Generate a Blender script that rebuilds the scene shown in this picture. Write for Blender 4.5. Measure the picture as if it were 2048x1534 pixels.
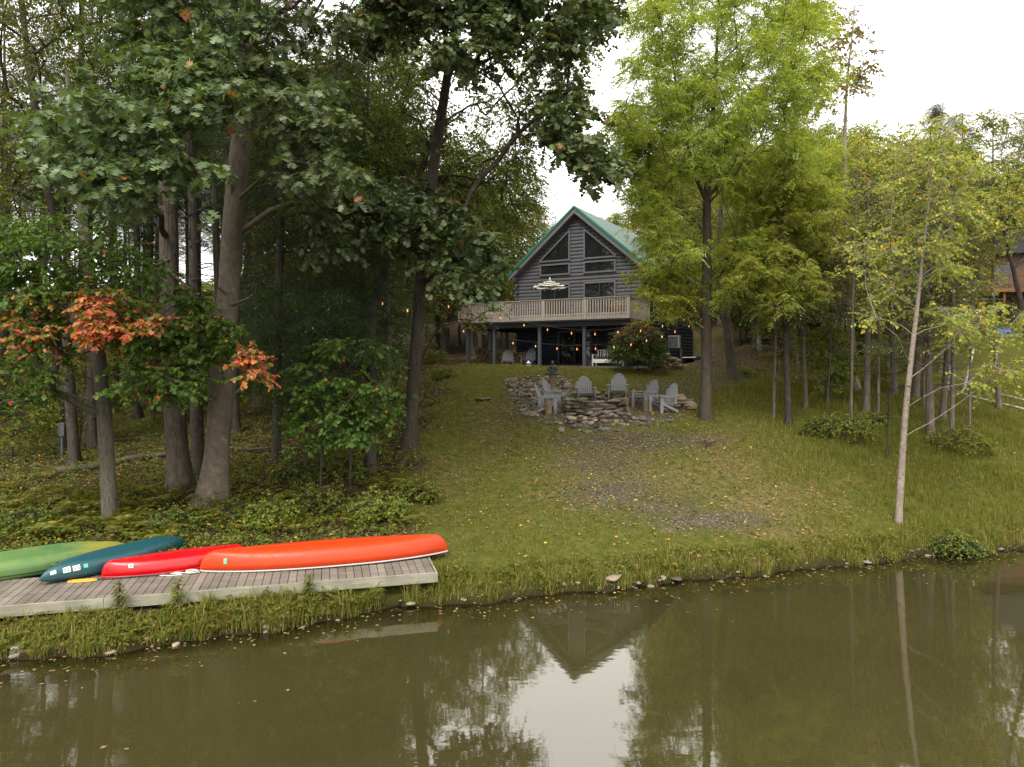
import bpy, bmesh, math, random
import numpy as np
from mathutils import Vector, Matrix

for _o in list(bpy.data.objects):
    bpy.data.objects.remove(_o)
SC = bpy.context.scene
COL = SC.collection
rad = math.radians

# ------------------------------------------------------------ camera, sky, sun, exposure
CAM_H, FPX, HORIZON = 4.6, 1400.0, 724.0
cam_data = bpy.data.cameras.new("camera")
cam_data.sensor_width = 36.0
cam_data.lens = FPX / 2048 * 36.0
cam_data.shift_y = -(767.0 - HORIZON) / 2048.0
cam_data.clip_start = 0.1
cam_data.clip_end = 2000
cam = bpy.data.objects.new("camera", cam_data)
COL.objects.link(cam)
cam.location = (0, 0, CAM_H)
cam.rotation_euler = (rad(90), 0, 0)
SC.camera = cam

SUN_EL, SUN_AZ = rad(52), rad(200)      # azimuth measured from +Y clockwise: behind the camera, a little to the left
world = bpy.data.worlds.new("World")
SC.world = world
world.use_nodes = True
wn, wl = world.node_tree.nodes, world.node_tree.links
wn.clear()
w_out = wn.new("ShaderNodeOutputWorld")
w_bg = wn.new("ShaderNodeBackground")
w_bg.inputs["Strength"].default_value = 0.15
w_sky = wn.new("ShaderNodeTexSky")
w_sky.sky_type = 'NISHITA'
w_sky.sun_disc = False
w_sky.sun_elevation = SUN_EL
w_sky.sun_rotation = SUN_AZ
w_sky.air_density = 1.0
w_sky.dust_density = 4.0
w_sky.ozone_density = 1.0
w_hsv = wn.new("ShaderNodeHueSaturation")      # a closed cloud cover: the sky's colour nearly gone
w_hsv.inputs["Saturation"].default_value = 0.10
w_hsv.inputs["Value"].default_value = 1.0
w_mix = wn.new("ShaderNodeMix")
w_mix.data_type = 'RGBA'
w_mix.inputs["Factor"].default_value = 0.72
w_mix.inputs["B"].default_value = (11.5, 11.2, 10.9, 1)   # even overcast white
wl.new(w_sky.outputs["Color"], w_hsv.inputs["Color"])
wl.new(w_hsv.outputs["Color"], w_mix.inputs["A"])
wl.new(w_mix.outputs["Result"], w_bg.inputs["Color"])
wl.new(w_bg.outputs["Background"], w_out.inputs["Surface"])

sun_data = bpy.data.lights.new("sun", 'SUN')
sun_data.energy = 1.4
sun_data.angle = rad(25)
sun_data.color = (1.0, 0.95, 0.87)
sun = bpy.data.objects.new("sun", sun_data)
COL.objects.link(sun)
_sd = Vector((math.sin(SUN_AZ) * math.cos(SUN_EL), math.cos(SUN_AZ) * math.cos(SUN_EL), math.sin(SUN_EL)))
sun.rotation_euler = _sd.to_track_quat('Z', 'Y').to_euler()

SC.view_settings.view_transform = 'Standard'
SC.view_settings.look = 'None'
SC.view_settings.exposure = 1.0
SC.view_settings.gamma = 1.0
SC.view_settings.use_curve_mapping = False
SC.cycles.max_bounces = 7
SC.cycles.diffuse_bounces = 4
SC.cycles.glossy_bounces = 3
SC.cycles.transmission_bounces = 4
SC.cycles.transparent_max_bounces = 6
SC.cycles.caustics_reflective = False
SC.cycles.caustics_refractive = False
SC.cycles.use_denoising = True


def P(px, py, Y):
    """The place at distance Y that stands at this pixel of the photograph."""
    return np.array([(px - 1024.0) / FPX * Y, Y, CAM_H - (py - HORIZON) / FPX * Y])


# ------------------------------------------------------------ terrain
SHORE = np.array([(-200, -45), (-25, 5.6), (-14, 9.0), (-7.9, 10.8), (-6.0, 11.18), (-4.2, 11.97), (-2.1, 13.1), (0.25, 13.67), (2.33, 14.3),
                  (3.97, 14.77), (7.0, 15.67), (10.4, 16.68), (12.5, 17.1), (20, 19.0), (32, 21.5), (200, 60)], float)


def shore_y(x):
    x = np.asarray(x, float)
    return np.interp(x, SHORE[:, 0], SHORE[:, 1]) + 0.10 * np.sin(x * 2.1) + 0.06 * np.sin(x * 5.3 + 1) + 0.04 * np.sin(x * 11.7 + 2)


CTRL = []
for _x, _y in SHORE[1:-1]:
    CTRL += [(_x, _y, 0.05), (_x + .5, _y - 2.5, -.5), (_x + 1.5, _y - 7, -1.3)]
for a in [(222, 1048, 16.4), (362, 990, 18.4), (430, 1000, 17.7), (100, 900, 26), (50, 800, 40), (300, 800, 40), (120, 920, 24), (550, 930, 22),
          (740, 940, 20), (820, 890, 22), (650, 800, 32), (850, 722, 41), (700, 722, 50), (300, 765, 60), (1200, 1000, 18), (1200, 1090, 15.6),
          (1000, 905, 22), (1190, 866, 23.3), (1190, 790, 28.4), (1190, 752, 32.5), (1200, 738, 34.8), (940, 722, 40), (1410, 838, 25),
          (1797, 1043, 18), (1575, 850, 25), (1690, 780, 30), (1600, 722, 38), (1400, 690, 42), (1310, 738, 35), (2000, 830, 26), (2000, 650, 50),
          (1800, 702, 42), (2048, 950, 21), (1500, 940, 20), (1500, 1050, 17), (1050, 790, 29), (900, 800, 29), (950, 1010, 18), (600, 1040, 17),
          (1000, 750, 33), (1500, 760, 33), (0, 1040, 16.5), (700, 1060, 16)]:
    CTRL.append(tuple(P(*a)))
CTRL += [(-7.6, 13.6, .45), (-5, 13.8, .45), (-3, 14.2, .42), (-1.3, 14.2, .40), (-9.5, 13.2, .5), (-12, 13, .6), (-1.0, 13.9, .3),
         (5, 46, 4.6), (12, 52, 6.5), (0, 90, 13), (60, 90, 17), (-60, 70, 10), (-30, 85, 14), (-15, 66, 6.5), (30, 88, 15), (-40, 30, 2), (60, 30, 5), (-20, 18, 1.2), (-20, 14, .9), (25, 24, 1.5),
         (-60, 20, 2), (0, -10, -2), (-25, -10, -2), (25, 0, -2)]
CTRL = np.array(CTRL)


def _mq(x, y):
    d2 = (x[:, None] - CTRL[None, :, 0]) ** 2 + (y[:, None] - CTRL[None, :, 1]) ** 2
    return np.sqrt(d2 + 1.2)


_A = np.zeros((len(CTRL) + 1, len(CTRL) + 1))
_A[:-1, :-1] = _mq(CTRL[:, 0], CTRL[:, 1]) - 0.25 * np.eye(len(CTRL))
_A[:-1, -1] = 1
_A[-1, :-1] = 1
_W = np.linalg.solve(_A, np.append(CTRL[:, 2], 0))

PIT = np.array([3.05, 25.55])           # middle of the fire pit terrace
HOUSE_C = np.array([3.74, 40.0])
HOUSE_A = math.atan2(-.49, .87)
HX = np.array([math.cos(HOUSE_A), math.sin(HOUSE_A)])
HY = np.array([-math.sin(HOUSE_A), math.cos(HOUSE_A)])


def smooth(e0, e1, v):
    t = np.clip((v - e0) / (e1 - e0), 0, 1)
    return t * t * (3 - 2 * t)


def ground_z(x, y):
    x = np.atleast_1d(np.asarray(x, float)).ravel()
    y = np.atleast_1d(np.asarray(y, float)).ravel()
    z = np.empty_like(x)
    for i in range(0, len(x), 40000):
        xs, ys = np.clip(x[i:i + 40000], -60, 60), np.clip(y[i:i + 40000], -12, 90)
        z[i:i + 40000] = _mq(xs, ys) @ _W[:-1] + _W[-1]
    # the fire pit terrace is cut level into the slope
    e = np.sqrt(((x - PIT[0]) / 3.3) ** 2 + ((y - PIT[1]) / 2.5) ** 2)
    k = 1 - smooth(.86, 1.12, e)
    z = z * (1 - k) + (2.80 + 0.05 * (y - PIT[1])) * k
    # the house stands on a level pad
    hx = (x - HOUSE_C[0]) * HX[0] + (y - HOUSE_C[1]) * HX[1]
    hy = (x - HOUSE_C[0]) * HY[0] + (y - HOUSE_C[1]) * HY[1]
    k = (1 - smooth(4.3, np.where(hx > 0, 8.5, 6.5), np.abs(hx + 0.2))) * smooth(-4.2, -3.0, hy) * (1 - smooth(9, 12, hy))
    z = z * (1 - k) + 4.22 * k
    d = y - shore_y(x)
    near = 1 - smooth(0, 3, np.abs(d))
    z = np.where(d > 0, np.maximum(z, np.minimum(.05 + d * .30, .30)), np.minimum(z, d * .3 - .02))
    bump = .030 * np.sin(x * 1.7 + 1.3 * np.sin(y * .9)) * np.sin(y * 1.9 + np.sin(x * 1.1)) + .016 * np.sin(x * 4.1 + y * 2.3) * np.sin(y * 4.7 - x)
    return z + bump * smooth(.1, 1.5, np.abs(d))


_GX, _GY = np.arange(-61, 61, .2), np.arange(-2, 92, .2)
_GG = ground_z(*[a.ravel() for a in np.meshgrid(_GX, _GY)]).reshape(len(_GY), len(_GX))


def ground_near(x, y):
    """The same ground read from a 0.2 m table."""
    x, y = np.atleast_1d(np.asarray(x, float)), np.atleast_1d(np.asarray(y, float))
    u, v = np.clip((x + 61) / .2, 0, len(_GX) - 1.001), np.clip((y + 2) / .2, 0, len(_GY) - 1.001)
    i, j = u.astype(int), v.astype(int)
    u, v = u - i, v - j
    return (_GG[j, i] * (1 - u) + _GG[j, i + 1] * u) * (1 - v) + (_GG[j + 1, i] * (1 - u) + _GG[j + 1, i + 1] * u) * v


def gz(x, y):
    return float(ground_near(x, y)[0])


def hit(px, py):
    """The first ground the sight line through this pixel meets."""
    Y = np.concatenate([np.arange(9, 60, .05), np.arange(60, 200, .5)])
    x = (px - 1024.0) / FPX * Y
    zr = CAM_H - (py - HORIZON) / FPX * Y
    g = np.maximum(ground_near(x, Y), 0)
    k = np.argmax(zr < g)
    if not (zr < g).any():
        k = 600
    return np.array([x[k], Y[k], g[k]])


# ------------------------------------------------------------ object helpers
def tag(o, label=None, cat=None, group=None, kind=None):
    if label: o["label"] = label
    if cat: o["category"] = cat
    if group: o["group"] = group
    if kind: o["kind"] = kind
    return o


def thing(name, label, cat, loc=(0, 0, 0), rz=0.0, group=None):
    o = bpy.data.objects.new(name, None)
    o.empty_display_size = .2
    COL.objects.link(o)
    o.location = loc
    o.rotation_euler = (0, 0, rz)
    return tag(o, label, cat, group)


def link_mesh(name, me, mat, parent=None, smooth_shade=False):
    o = bpy.data.objects.new(name, me)
    COL.objects.link(o)
    if mat is not None and len(me.materials) == 0:
        me.materials.append(mat)
    if parent is not None:
        o.parent = parent
    if smooth_shade:
        me.polygons.foreach_set("use_smooth", np.ones(len(me.polygons), bool))
    return o


def mesh_np(name, verts, faces_list, attrs=None):
    """A mesh from numpy arrays; faces_list holds one (n,k) index array per face size."""
    me = bpy.data.meshes.new(name)
    verts = np.ascontiguousarray(verts, np.float32)
    me.vertices.add(len(verts))
    me.vertices.foreach_set("co", verts.ravel())
    idx, start, total, s = [], [], [], 0
    for f in faces_list:
        f = np.asarray(f, np.int32)
        if len(f) == 0:
            continue
        k = f.shape[1]
        idx.append(f.ravel())
        start.append(s + np.arange(len(f), dtype=np.int32) * k)
        total.append(np.full(len(f), k, np.int32))
        s += f.size
    idx, start, total = np.concatenate(idx), np.concatenate(start), np.concatenate(total)
    me.loops.add(len(idx))
    me.loops.foreach_set("vertex_index", idx)
    me.polygons.add(len(start))
    me.polygons.foreach_set("loop_start", start)
    me.polygons.foreach_set("loop_total", total)
    for k, v in (attrs or {}).items():
        a = me.attributes.new(k, 'FLOAT', 'POINT')
        a.data.foreach_set("value", np.ascontiguousarray(v, np.float32))
    me.update(calc_edges=True)
    me.validate()
    return me


class MB:
    """Collects boxes, tubes and lathes; build() links them as one mesh object."""
    def __init__(self):
        self.v, self.f = [], []

    def add(self, verts, faces, M=None):
        b = len(self.v)
        for p in verts:
            p = Vector(p)
            self.v.append(tuple(M @ p) if M is not None else tuple(p))
        for f in faces:
            self.f.append(tuple(b + i for i in f))
        return self

    def box(self, a, b, M=None):
        (x0, y0, z0), (x1, y1, z1) = a, b
        return self.add([(x0, y0, z0), (x1, y0, z0), (x1, y1, z0), (x0, y1, z0), (x0, y0, z1), (x1, y0, z1), (x1, y1, z1), (x0, y1, z1)],
                        [(0, 3, 2, 1), (4, 5, 6, 7), (0, 1, 5, 4), (1, 2, 6, 5), (2, 3, 7, 6), (3, 0, 4, 7)], M)

    def bar(self, p, q, w, h, up=(0, 0, 1)):
        p, q = Vector(p), Vector(q)
        d = (q - p).normalized()
        s = d.cross(Vector(up))
        if s.length < 1e-4:
            s = d.cross(Vector((1, 0, 0)))
        s.normalize()
        n = s.cross(d)
        vs = []
        for c in (p, q):
            for i, j in ((-1, -1), (1, -1), (1, 1), (-1, 1)):
                vs.append(c + s * (i * w / 2) + n * (j * h / 2))
        return self.add(vs, [(0, 1, 2, 3), (7, 6, 5, 4), (0, 4, 5, 1), (1, 5, 6, 2), (2, 6, 7, 3), (3, 7, 4, 0)])

    def prism(self, pts, y0, y1, M=None):
        """A polygon in the xz plane given depth from y0 to y1."""
        n = len(pts)
        vs = [(x, y0, z) for x, z in pts] + [(x, y1, z) for x, z in pts]
        fs = [tuple(range(n)), tuple(range(2 * n - 1, n - 1, -1))] + [(i, i + n, (i + 1) % n + n, (i + 1) % n) for i in range(n)]
        return self.add(vs, fs, M)

    def tube(self, pts, r, n=8, cap=True):
        pts = [Vector(p) for p in pts]
        rs = r if hasattr(r, "__len__") else [r] * len(pts)
        vs, fs = [], []
        ref = Vector((.31, .17, .94))
        for i, p in enumerate(pts):
            d = (pts[min(i + 1, len(pts) - 1)] - pts[max(i - 1, 0)]).normalized()
            if abs(d.dot(ref)) > .97:
                ref = Vector((.9, .3, .1))
            s = d.cross(ref).normalized()
            t = d.cross(s)
            for k in range(n):
                a = 2 * math.pi * k / n
                vs.append(p + (s * math.cos(a) + t * math.sin(a)) * rs[i])
        for i in range(len(pts) - 1):
            for k in range(n):
                fs.append((i * n + k, i * n + (k + 1) % n, (i + 1) * n + (k + 1) % n, (i + 1) * n + k))
        if cap:
            fs.append(tuple(reversed(range(n))))
            fs.append(tuple((len(pts) - 1) * n + k for k in range(n)))
        return self.add(vs, fs)

    def lathe(self, prof, n=16, M=None):
        vs, fs = [], []
        for r, z in prof:
            for k in range(n):
                a = 2 * math.pi * k / n
                vs.append((r * math.cos(a), r * math.sin(a), z))
        for i in range(len(prof) - 1):
            for k in range(n):
                fs.append((i * n + k, i * n + (k + 1) % n, (i + 1) * n + (k + 1) % n, (i + 1) * n + k))
        fs.append(tuple(reversed(range(n))))
        fs.append(tuple((len(prof) - 1) * n + k for k in range(n)))
        return self.add(vs, fs, M)

    def build(self, name, mat, parent=None, bevel=0.0, smooth_shade=False):
        me = bpy.data.meshes.new(name)
        me.from_pydata(self.v, [], self.f)
        bm = bmesh.new()
        bm.from_mesh(me)
        bmesh.ops.recalc_face_normals(bm, faces=bm.faces)
        if bevel > 0:
            bmesh.ops.bevel(bm, geom=[e for e in bm.edges if e.is_manifold and e.calc_face_angle(0) > .6], offset=bevel, segments=1, affect='EDGES')
        bm.to_mesh(me)
        bm.free()
        return link_mesh(name, me, mat, parent, smooth_shade)


def copy_tree(o, parent=None):
    c = o.copy()
    COL.objects.link(c)
    if parent is not None:
        c.parent = parent
    for ch in list(o.children):
        copy_tree(ch, c)
    return c


# ------------------------------------------------------------ materials
class NT:
    """Small wrapper that makes node graphs short to write."""
    def __init__(self, name):
        self.m = bpy.data.materials.new(name)
        self.m.use_nodes = True
        self.t = self.m.node_tree
        self.t.nodes.clear()
        self.out = self.n("OutputMaterial")

    def n(self, kind, **props):
        nd = self.t.nodes.new("ShaderNode" + kind)
        for k, v in props.items():
            setattr(nd, k, v)
        return nd

    def l(self, a, b):
        self.t.links.new(a, b)

    def sock(self, nd, name, v):
        if v is None:
            return
        if isinstance(v, bpy.types.NodeSocket):
            self.l(v, nd.inputs[name])
        else:
            nd.inputs[name].default_value = v

    def coord(self, which="Object"):
        return self.n("TexCoord").outputs[which]

    def mapping(self, vec, scale=(1, 1, 1), rot=(0, 0, 0)):
        m = self.n("Mapping")
        self.l(vec, m.inputs["Vector"])
        m.inputs["Scale"].default_value = scale
        m.inputs["Rotation"].default_value = rot
        return m.outputs["Vector"]

    def noise(self, vec, scale, detail=4, rough=.55, dist=0.0):
        nd = self.n("TexNoise")
        self.sock(nd, "Vector", vec)
        nd.inputs["Scale"].default_value = scale
        nd.inputs["Detail"].default_value = detail
        nd.inputs["Roughness"].default_value = rough
        nd.inputs["Distortion"].default_value = dist
        return nd.outputs["Fac"]

    def voronoi(self, vec, scale, feature='F1', out="Distance"):
        nd = self.n("TexVoronoi", feature=feature)
        self.sock(nd, "Vector", vec)
        nd.inputs["Scale"].default_value = scale
        return nd.outputs[out]

    def ramp(self, fac, stops, mode='LINEAR'):
        nd = self.n("ValToRGB")
        nd.color_ramp.interpolation = mode
        el = nd.color_ramp.elements
        while len(el) < len(stops):
            el.new(.5)
        for e, (p, c) in zip(el, stops):
            e.position = p
            e.color = (*c, 1) if len(c) == 3 else c
        self.l(fac, nd.inputs["Fac"])
        return nd.outputs["Color"]

    def mix(self, fac, a, b, blend='MIX'):
        nd = self.n("Mix", data_type='RGBA', blend_type=blend)
        for s, v in (("Factor", fac), ("A", a), ("B", b)):
            if isinstance(v, tuple) and len(v) == 3:
                v = (*v, 1)
            self.sock(nd, s, v)
        return nd.outputs["Result"]

    def math(self, op, a, b=None, c=None, clamp=False):
        nd = self.n("Math", operation=op, use_clamp=clamp)
        for i, v in enumerate((a, b, c)):
            if v is None:
                continue
            if isinstance(v, bpy.types.NodeSocket):
                self.l(v, nd.inputs[i])
            else:
                nd.inputs[i].default_value = v
        return nd.outputs[0]

    def mapr(self, v, a, b, c=0.0, d=1.0):
        nd = self.n("MapRange")
        self.l(v, nd.inputs[0])
        for i, q in enumerate((a, b, c, d)):
            nd.inputs[i + 1].default_value = q
        return nd.outputs[0]

    def bump(self, h, strength=.4, dist=.02, normal=None):
        nd = self.n("Bump")
        nd.inputs["Strength"].default_value = strength
        nd.inputs["Distance"].default_value = dist
        self.l(h, nd.inputs["Height"])
        if normal is not None:
            self.l(normal, nd.inputs["Normal"])
        return nd.outputs["Normal"]

    def attr(self, name):
        nd = self.n("Attribute", attribute_name=name)
        return nd.outputs["Fac"]

    def bsdf(self, color, rough=.7, normal=None, spec=.4, metal=0.0, **extra):
        nd = self.n("BsdfPrincipled")
        if isinstance(color, tuple):
            color = (*color[:3], 1)
        self.sock(nd, "Base Color", color)
        self.sock(nd, "Roughness", rough)
        self.sock(nd, "Specular IOR Level", spec)
        self.sock(nd, "Metallic", metal)
        if normal is not None:
            self.l(normal, nd.inputs["Normal"])
        for k, v in extra.items():
            self.sock(nd, k.replace("_", " "), v)
        return nd.outputs["BSDF"]

    def done(self, shader):
        self.l(shader, self.out.inputs["Surface"])
        return self.m


def painted(name, col, rough=.5, var=.12, scale=6.0, bump=.1, spec=.4, dirt=None):
    t = NT(name)
    v = t.coord()
    f = t.noise(v, scale, 5)
    c = t.mix(f, tuple(x * (1 - var) for x in col), tuple(min(1, x * (1 + var)) for x in col))
    if dirt:
        d = t.mapr(t.noise(v, scale * .6, 6, .65), .52, .72)
        c = t.mix(t.math('MULTIPLY', d, .6), c, dirt)
    nrm = t.bump(t.noise(v, scale * 8, 3), bump, .004)
    return t.done(t.bsdf(c, rough, nrm, spec))


def wood(name, a, b, grain=(2, 30, 30), rough=.8, bump=.35, island=.25):
    t = NT(name)
    v = t.mapping(t.coord(), grain)
    f = t.noise(v, 1.0, 6, .65, .4)
    c = t.ramp(f, [(.28, a), (.72, b)])
    rnd = t.n("NewGeometry").outputs["Random Per Island"]
    c = t.mix(1.0, c, t.ramp(rnd, [(0, (1 - island,) * 3), (1, (1 + island * .6,) * 3)]), 'MULTIPLY')
    blot = t.mapr(t.noise(t.coord(), 2.2, 5), .35, .75, .72, 1.12)
    c = t.mix(1.0, c, t.n("CombineColor").outputs[0], 'MIX') if False else c
    comb = t.n("CombineXYZ")
    for i in range(3):
        t.l(blot, comb.inputs[i])
    c = t.mix(1.0, c, comb.outputs[0], 'MULTIPLY')
    return t.done(t.bsdf(c, rough, t.bump(f, bump, .006), .25))


def bark(name, a, b, lichen=None, ridge=(26, 26, 3.2), strength=.8, spots=None, warp=1.2):
    t = NT(name)
    o = t.coord()
    v = t.mapping(o, ridge)
    f = t.noise(v, 1.0, 6, .6, warp)
    c = t.ramp(f, [(.32, a), (.62, b)])
    big = t.noise(o, 1.3, 4)
    c = t.mix(t.mapr(big, .35, .7, 0, .45), c, tuple(x * .55 for x in a))
    if lichen:
        lf = t.mapr(t.noise(o, 3.4, 6, .7), .56, .66)
        c = t.mix(t.math('MULTIPLY', lf, .7), c, lichen)
    if spots:
        sv = t.mapping(o, (9, 9, 13))
        sf = t.mapr(t.noise(sv, 1.0, 2, .5), .66, .70)
        c = t.mix(sf, c, spots)
    return t.done(t.bsdf(c, .9, t.bump(f, strength, .03), .15))


def leafmat(name, greens, autumn, transl=.38, rough=.5, turn=.06, spec=.35):
    """Leaf colour by leaf: a green from the first ramp, or an autumn colour where the tint (or chance) says so."""
    t = NT(name)
    rnd = t.n("NewGeometry").outputs["Random Per Island"]
    orn = t.n("ObjectInfo").outputs["Random"]
    g = t.ramp(rnd, [(i / max(1, len(greens) - 1), c) for i, c in enumerate(greens)])
    r2 = t.math('FRACT', t.math('MULTIPLY', rnd, 91.7))
    au = t.ramp(r2, [(i / max(1, len(autumn) - 1), c) for i, c in enumerate(autumn)])
    r3 = t.math('FRACT', t.math('MULTIPLY', rnd, 37.3))
    lim = t.math('ADD', t.attr("tint"), turn)
    sel = t.math('LESS_THAN', r3, lim)
    c = t.mix(sel, g, au)
    hs = t.n("HueSaturation")
    t.l(c, hs.inputs["Color"])
    t.l(t.mapr(orn, 0, 1, .84, 1.18), hs.inputs["Value"])
    t.l(t.mapr(orn, 0, 1, .49, .51), hs.inputs["Hue"])
    c = hs.outputs["Color"]
    p = t.bsdf(c, rough, None, spec)
    tr = t.n("BsdfTranslucent")
    ct = t.mix(1.0, c, (1.25, 1.2, .5), 'MULTIPLY')
    t.l(ct, tr.inputs["Color"])
    ms = t.n("MixShader")
    ms.inputs[0].default_value = transl
    t.l(p, ms.inputs[1])
    t.l(tr.outputs[0], ms.inputs[2])
    return t.done(ms.outputs[0])
# ------------------------------------------------------------ ground and water
def axis(lo, hi, step, far, n):
    g = np.geomspace(step, far, n)
    return np.concatenate([lo - np.cumsum(g)[::-1], np.arange(lo, hi, step), hi + np.cumsum(g)])


def grid_mesh(name, xs, ys, zfun, attrs=None):
    X, Y = np.meshgrid(xs, ys)
    x, y = X.ravel(), Y.ravel()
    z = zfun(x, y)
    nx, ny = len(xs), len(ys)
    i = (np.arange(ny - 1)[:, None] * nx + np.arange(nx - 1)[None, :]).ravel()
    f = np.stack([i, i + 1, i + nx + 1, i + nx], 1)
    at = {k: fn(x, y, z) for k, fn in (attrs or {}).items()}
    return mesh_np(name, np.stack([x, y, z], 1), [f], at)


def to_px(x, y, z):
    yy = np.maximum(y, 1.0)
    return 1024 + FPX * x / yy, HORIZON - FPX * (z - CAM_H) / yy


def blobs(lst):
    def f(x, y, z):
        px, py = to_px(x, y, z)
        v = np.zeros_like(x)
        for cx, cy, rx, ry, s in lst:
            v = np.maximum(v, s * np.exp(-((px - cx) / rx) ** 2 - ((py - cy) / ry) ** 2))
        return np.where((y > 10) & (y < 48), v, 0)
    return f


GRAVEL = blobs([(1260, 882, 190, 26, .80), (1200, 925, 120, 44, .66), (1230, 985, 120, 42, .74), (1420, 1040, 170, 26, .78), (1330, 1012, 120, 36, .62),
                (1420, 715, 120, 30, 1), (1440, 760, 80, 26, .8), (1190, 822, 190, 30, 1), (1330, 775, 90, 18, .7), (1290, 760, 90, 14, .4), (1085, 785, 75, 38, 1.0), (1270, 803, 120, 16, .9)])
LITTER = blobs([(1540, 1000, 170, 70, .62), (1470, 930, 130, 60, .58), (1220, 940, 220, 100, .5), (1360, 960, 140, 50, .5), (1000, 850, 100, 60, .5), (1600, 1070, 130, 26, .6), (1430, 880, 60, 30, .7), (1050, 900, 140, 60, .35),
                (1100, 990, 120, 40, .4), (1500, 715, 100, 30, 1), (1420, 705, 110, 34, .9), (1470, 1110, 120, 20, .4), (1560, 745, 60, 16, .7), (900, 960, 60, 60, .4)])


def forest_mask(x, y, z=None):
    e = -2.9 + .35 * np.sin(y * 1.3) + .25 * np.sin(y * 3.1 + 1) - np.maximum(0, 17 - y) * -.35
    m = 1 - smooth(-.9, .7, x - e)
    clear = np.exp(-((x + 17) / 6) ** 2 - ((y - 30) / 6) ** 2) * .75
    back = smooth(46, 52, y) * .8
    right = smooth(11.5, 15, x) * smooth(33, 39, y) * (1 - smooth(19, 24, x)) * .7
    m = np.maximum(np.maximum(m * (1 - clear), back * (1 - smooth(16, 26, x))), right)
    return m * smooth(.15, 1.3, y - shore_y(x))


def wet_mask(x, y, z):
    return 1 - smooth(.03, .28, z)


gt = NT("ground")
gv = gt.coord()
n1, n2, n3 = gt.noise(gv, .55, 6), gt.noise(gv, 4.5, 6, .65), gt.noise(gv, 26, 5, .7)
grass_c = gt.ramp(n2, [(.3, (.044, .056, .010)), (.55, (.078, .084, .016)), (.75, (.13, .108, .034))])
soil_c = gt.ramp(n3, [(.3, (.018, .013, .007)), (.52, (.042, .030, .016)), (.75, (.085, .058, .032))])
vor = gt.n("TexVoronoi")
gt.l(gv, vor.inputs["Vector"])
vor.inputs["Scale"].default_value = 26
peb = gt.ramp(vor.outputs["Color"], [(.0, (.100, .084, .056)), (.5, (.22, .188, .130)), (1, (.35, .305, .215))])
peb = gt.mix(gt.mapr(vor.outputs["Distance"], .02, .5, .9, 0), (.06, .05, .035), peb)
lv = gt.n("TexVoronoi")
gt.l(gv, lv.inputs["Vector"])
lv.inputs["Scale"].default_value = 15
leaf_c = gt.ramp(lv.outputs["Color"], [(0, (.06, .043, .022)), (.4, (.13, .092, .046)), (.75, (.20, .145, .075)), (1, (.27, .21, .10))])


def zone(a, soft=.28):
    s = gt.math('ADD', gt.attr(a), gt.math('MULTIPLY', gt.math('SUBTRACT', gt.math('MULTIPLY_ADD', n2, .6, gt.math('MULTIPLY', n3, .4)), .5), 2.5))
    return gt.mapr(s, .5 - soft, .5 + soft)


gc = gt.mix(zone("forest"), grass_c, soil_c)
gc = gt.mix(gt.math('MULTIPLY', zone("litter"), .8), gc, leaf_c)
gc = gt.mix(gt.math('MULTIPLY', zone("forest", .2), gt.mapr(n2, .5, .62, 0, .55)), gc, leaf_c)
gc = gt.mix(zone("gravel"), gc, peb)
gc = gt.mix(gt.attr("wet"), gc, (.026, .019, .010))
gh = gt.math('ADD', gt.math('MULTIPLY', n3, .6), gt.math('MULTIPLY', vor.outputs["Distance"], -.5))
M_GROUND = gt.done(gt.bsdf(gc, .95, gt.bump(gh, .8, .05), .04))

gx = axis(-14, 20, .125, 60, 26)
gy = axis(9.5, 42, .125, 60, 26)
g_me = grid_mesh("ground", gx, gy, ground_z, {"forest": forest_mask, "gravel": GRAVEL, "litter": LITTER, "wet": wet_mask})
tag(link_mesh("ground", g_me, M_GROUND, None, True), kind="structure")

# water: murky olive body, clear only over the shallows, with a still reflecting surface
wt = NT("pond_water")
wv = wt.n("NewGeometry").outputs["Position"]
w1 = wt.noise(wt.mapping(wv, (1.0, 1.7, 1)), 1.5, 2, .5)
w2 = wt.noise(wt.mapping(wv, (1.0, 2.2, 1)), 7, 3, .5)
wb = wt.bump(wt.math('MULTIPLY_ADD', w2, .16, w1), .016, .09)
murk = wt.mix(wt.mapr(wt.noise(wv, .25, 3), .3, .7), (.033, .029, .0105), (.043, .038, .0135))
wdif = wt.n("BsdfDiffuse")
wt.l(murk, wdif.inputs["Color"])
wtr = wt.n("BsdfTransparent")
wtr.inputs["Color"].default_value = (.62, .55, .33, 1)
deep = wt.mapr(wt.math('ADD', wt.attr("depth"), wt.math('MULTIPLY', wt.noise(wv, 1.2, 3), .10)), .06, .42)
wm = wt.n("MixShader")
wt.l(deep, wm.inputs[0])
wt.l(wtr.outputs[0], wm.inputs[1])
wt.l(wdif.outputs[0], wm.inputs[2])
wg = wt.n("BsdfGlossy")
wg.inputs["Roughness"].default_value = .015
wg.inputs["Color"].default_value = (1, .97, .93, 1)
wt.l(wb, wg.inputs["Normal"])
wf = wt.n("Fresnel")
wf.inputs["IOR"].default_value = 2.05
wt.l(wb, wf.inputs["Normal"])
wm2 = wt.n("MixShader")
wt.l(wf.outputs[0], wm2.inputs[0])
wt.l(wm.outputs[0], wm2.inputs[1])
wt.l(wg.outputs[0], wm2.inputs[2])
M_WATER = wt.done(wm2.outputs[0])
wx = axis(-16, 20, .25, 60, 22)
wy = np.concatenate([-20 - np.cumsum(np.geomspace(1, 60, 16))[::-1], np.arange(-20, 8, 2), np.arange(8, 20, .25), np.arange(20, 70, 2.5)])
w_me = grid_mesh("pond_water", wx, wy, lambda x, y: np.zeros_like(x), {"depth": lambda x, y, z: np.maximum(0, -ground_z(x, y))})
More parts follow.
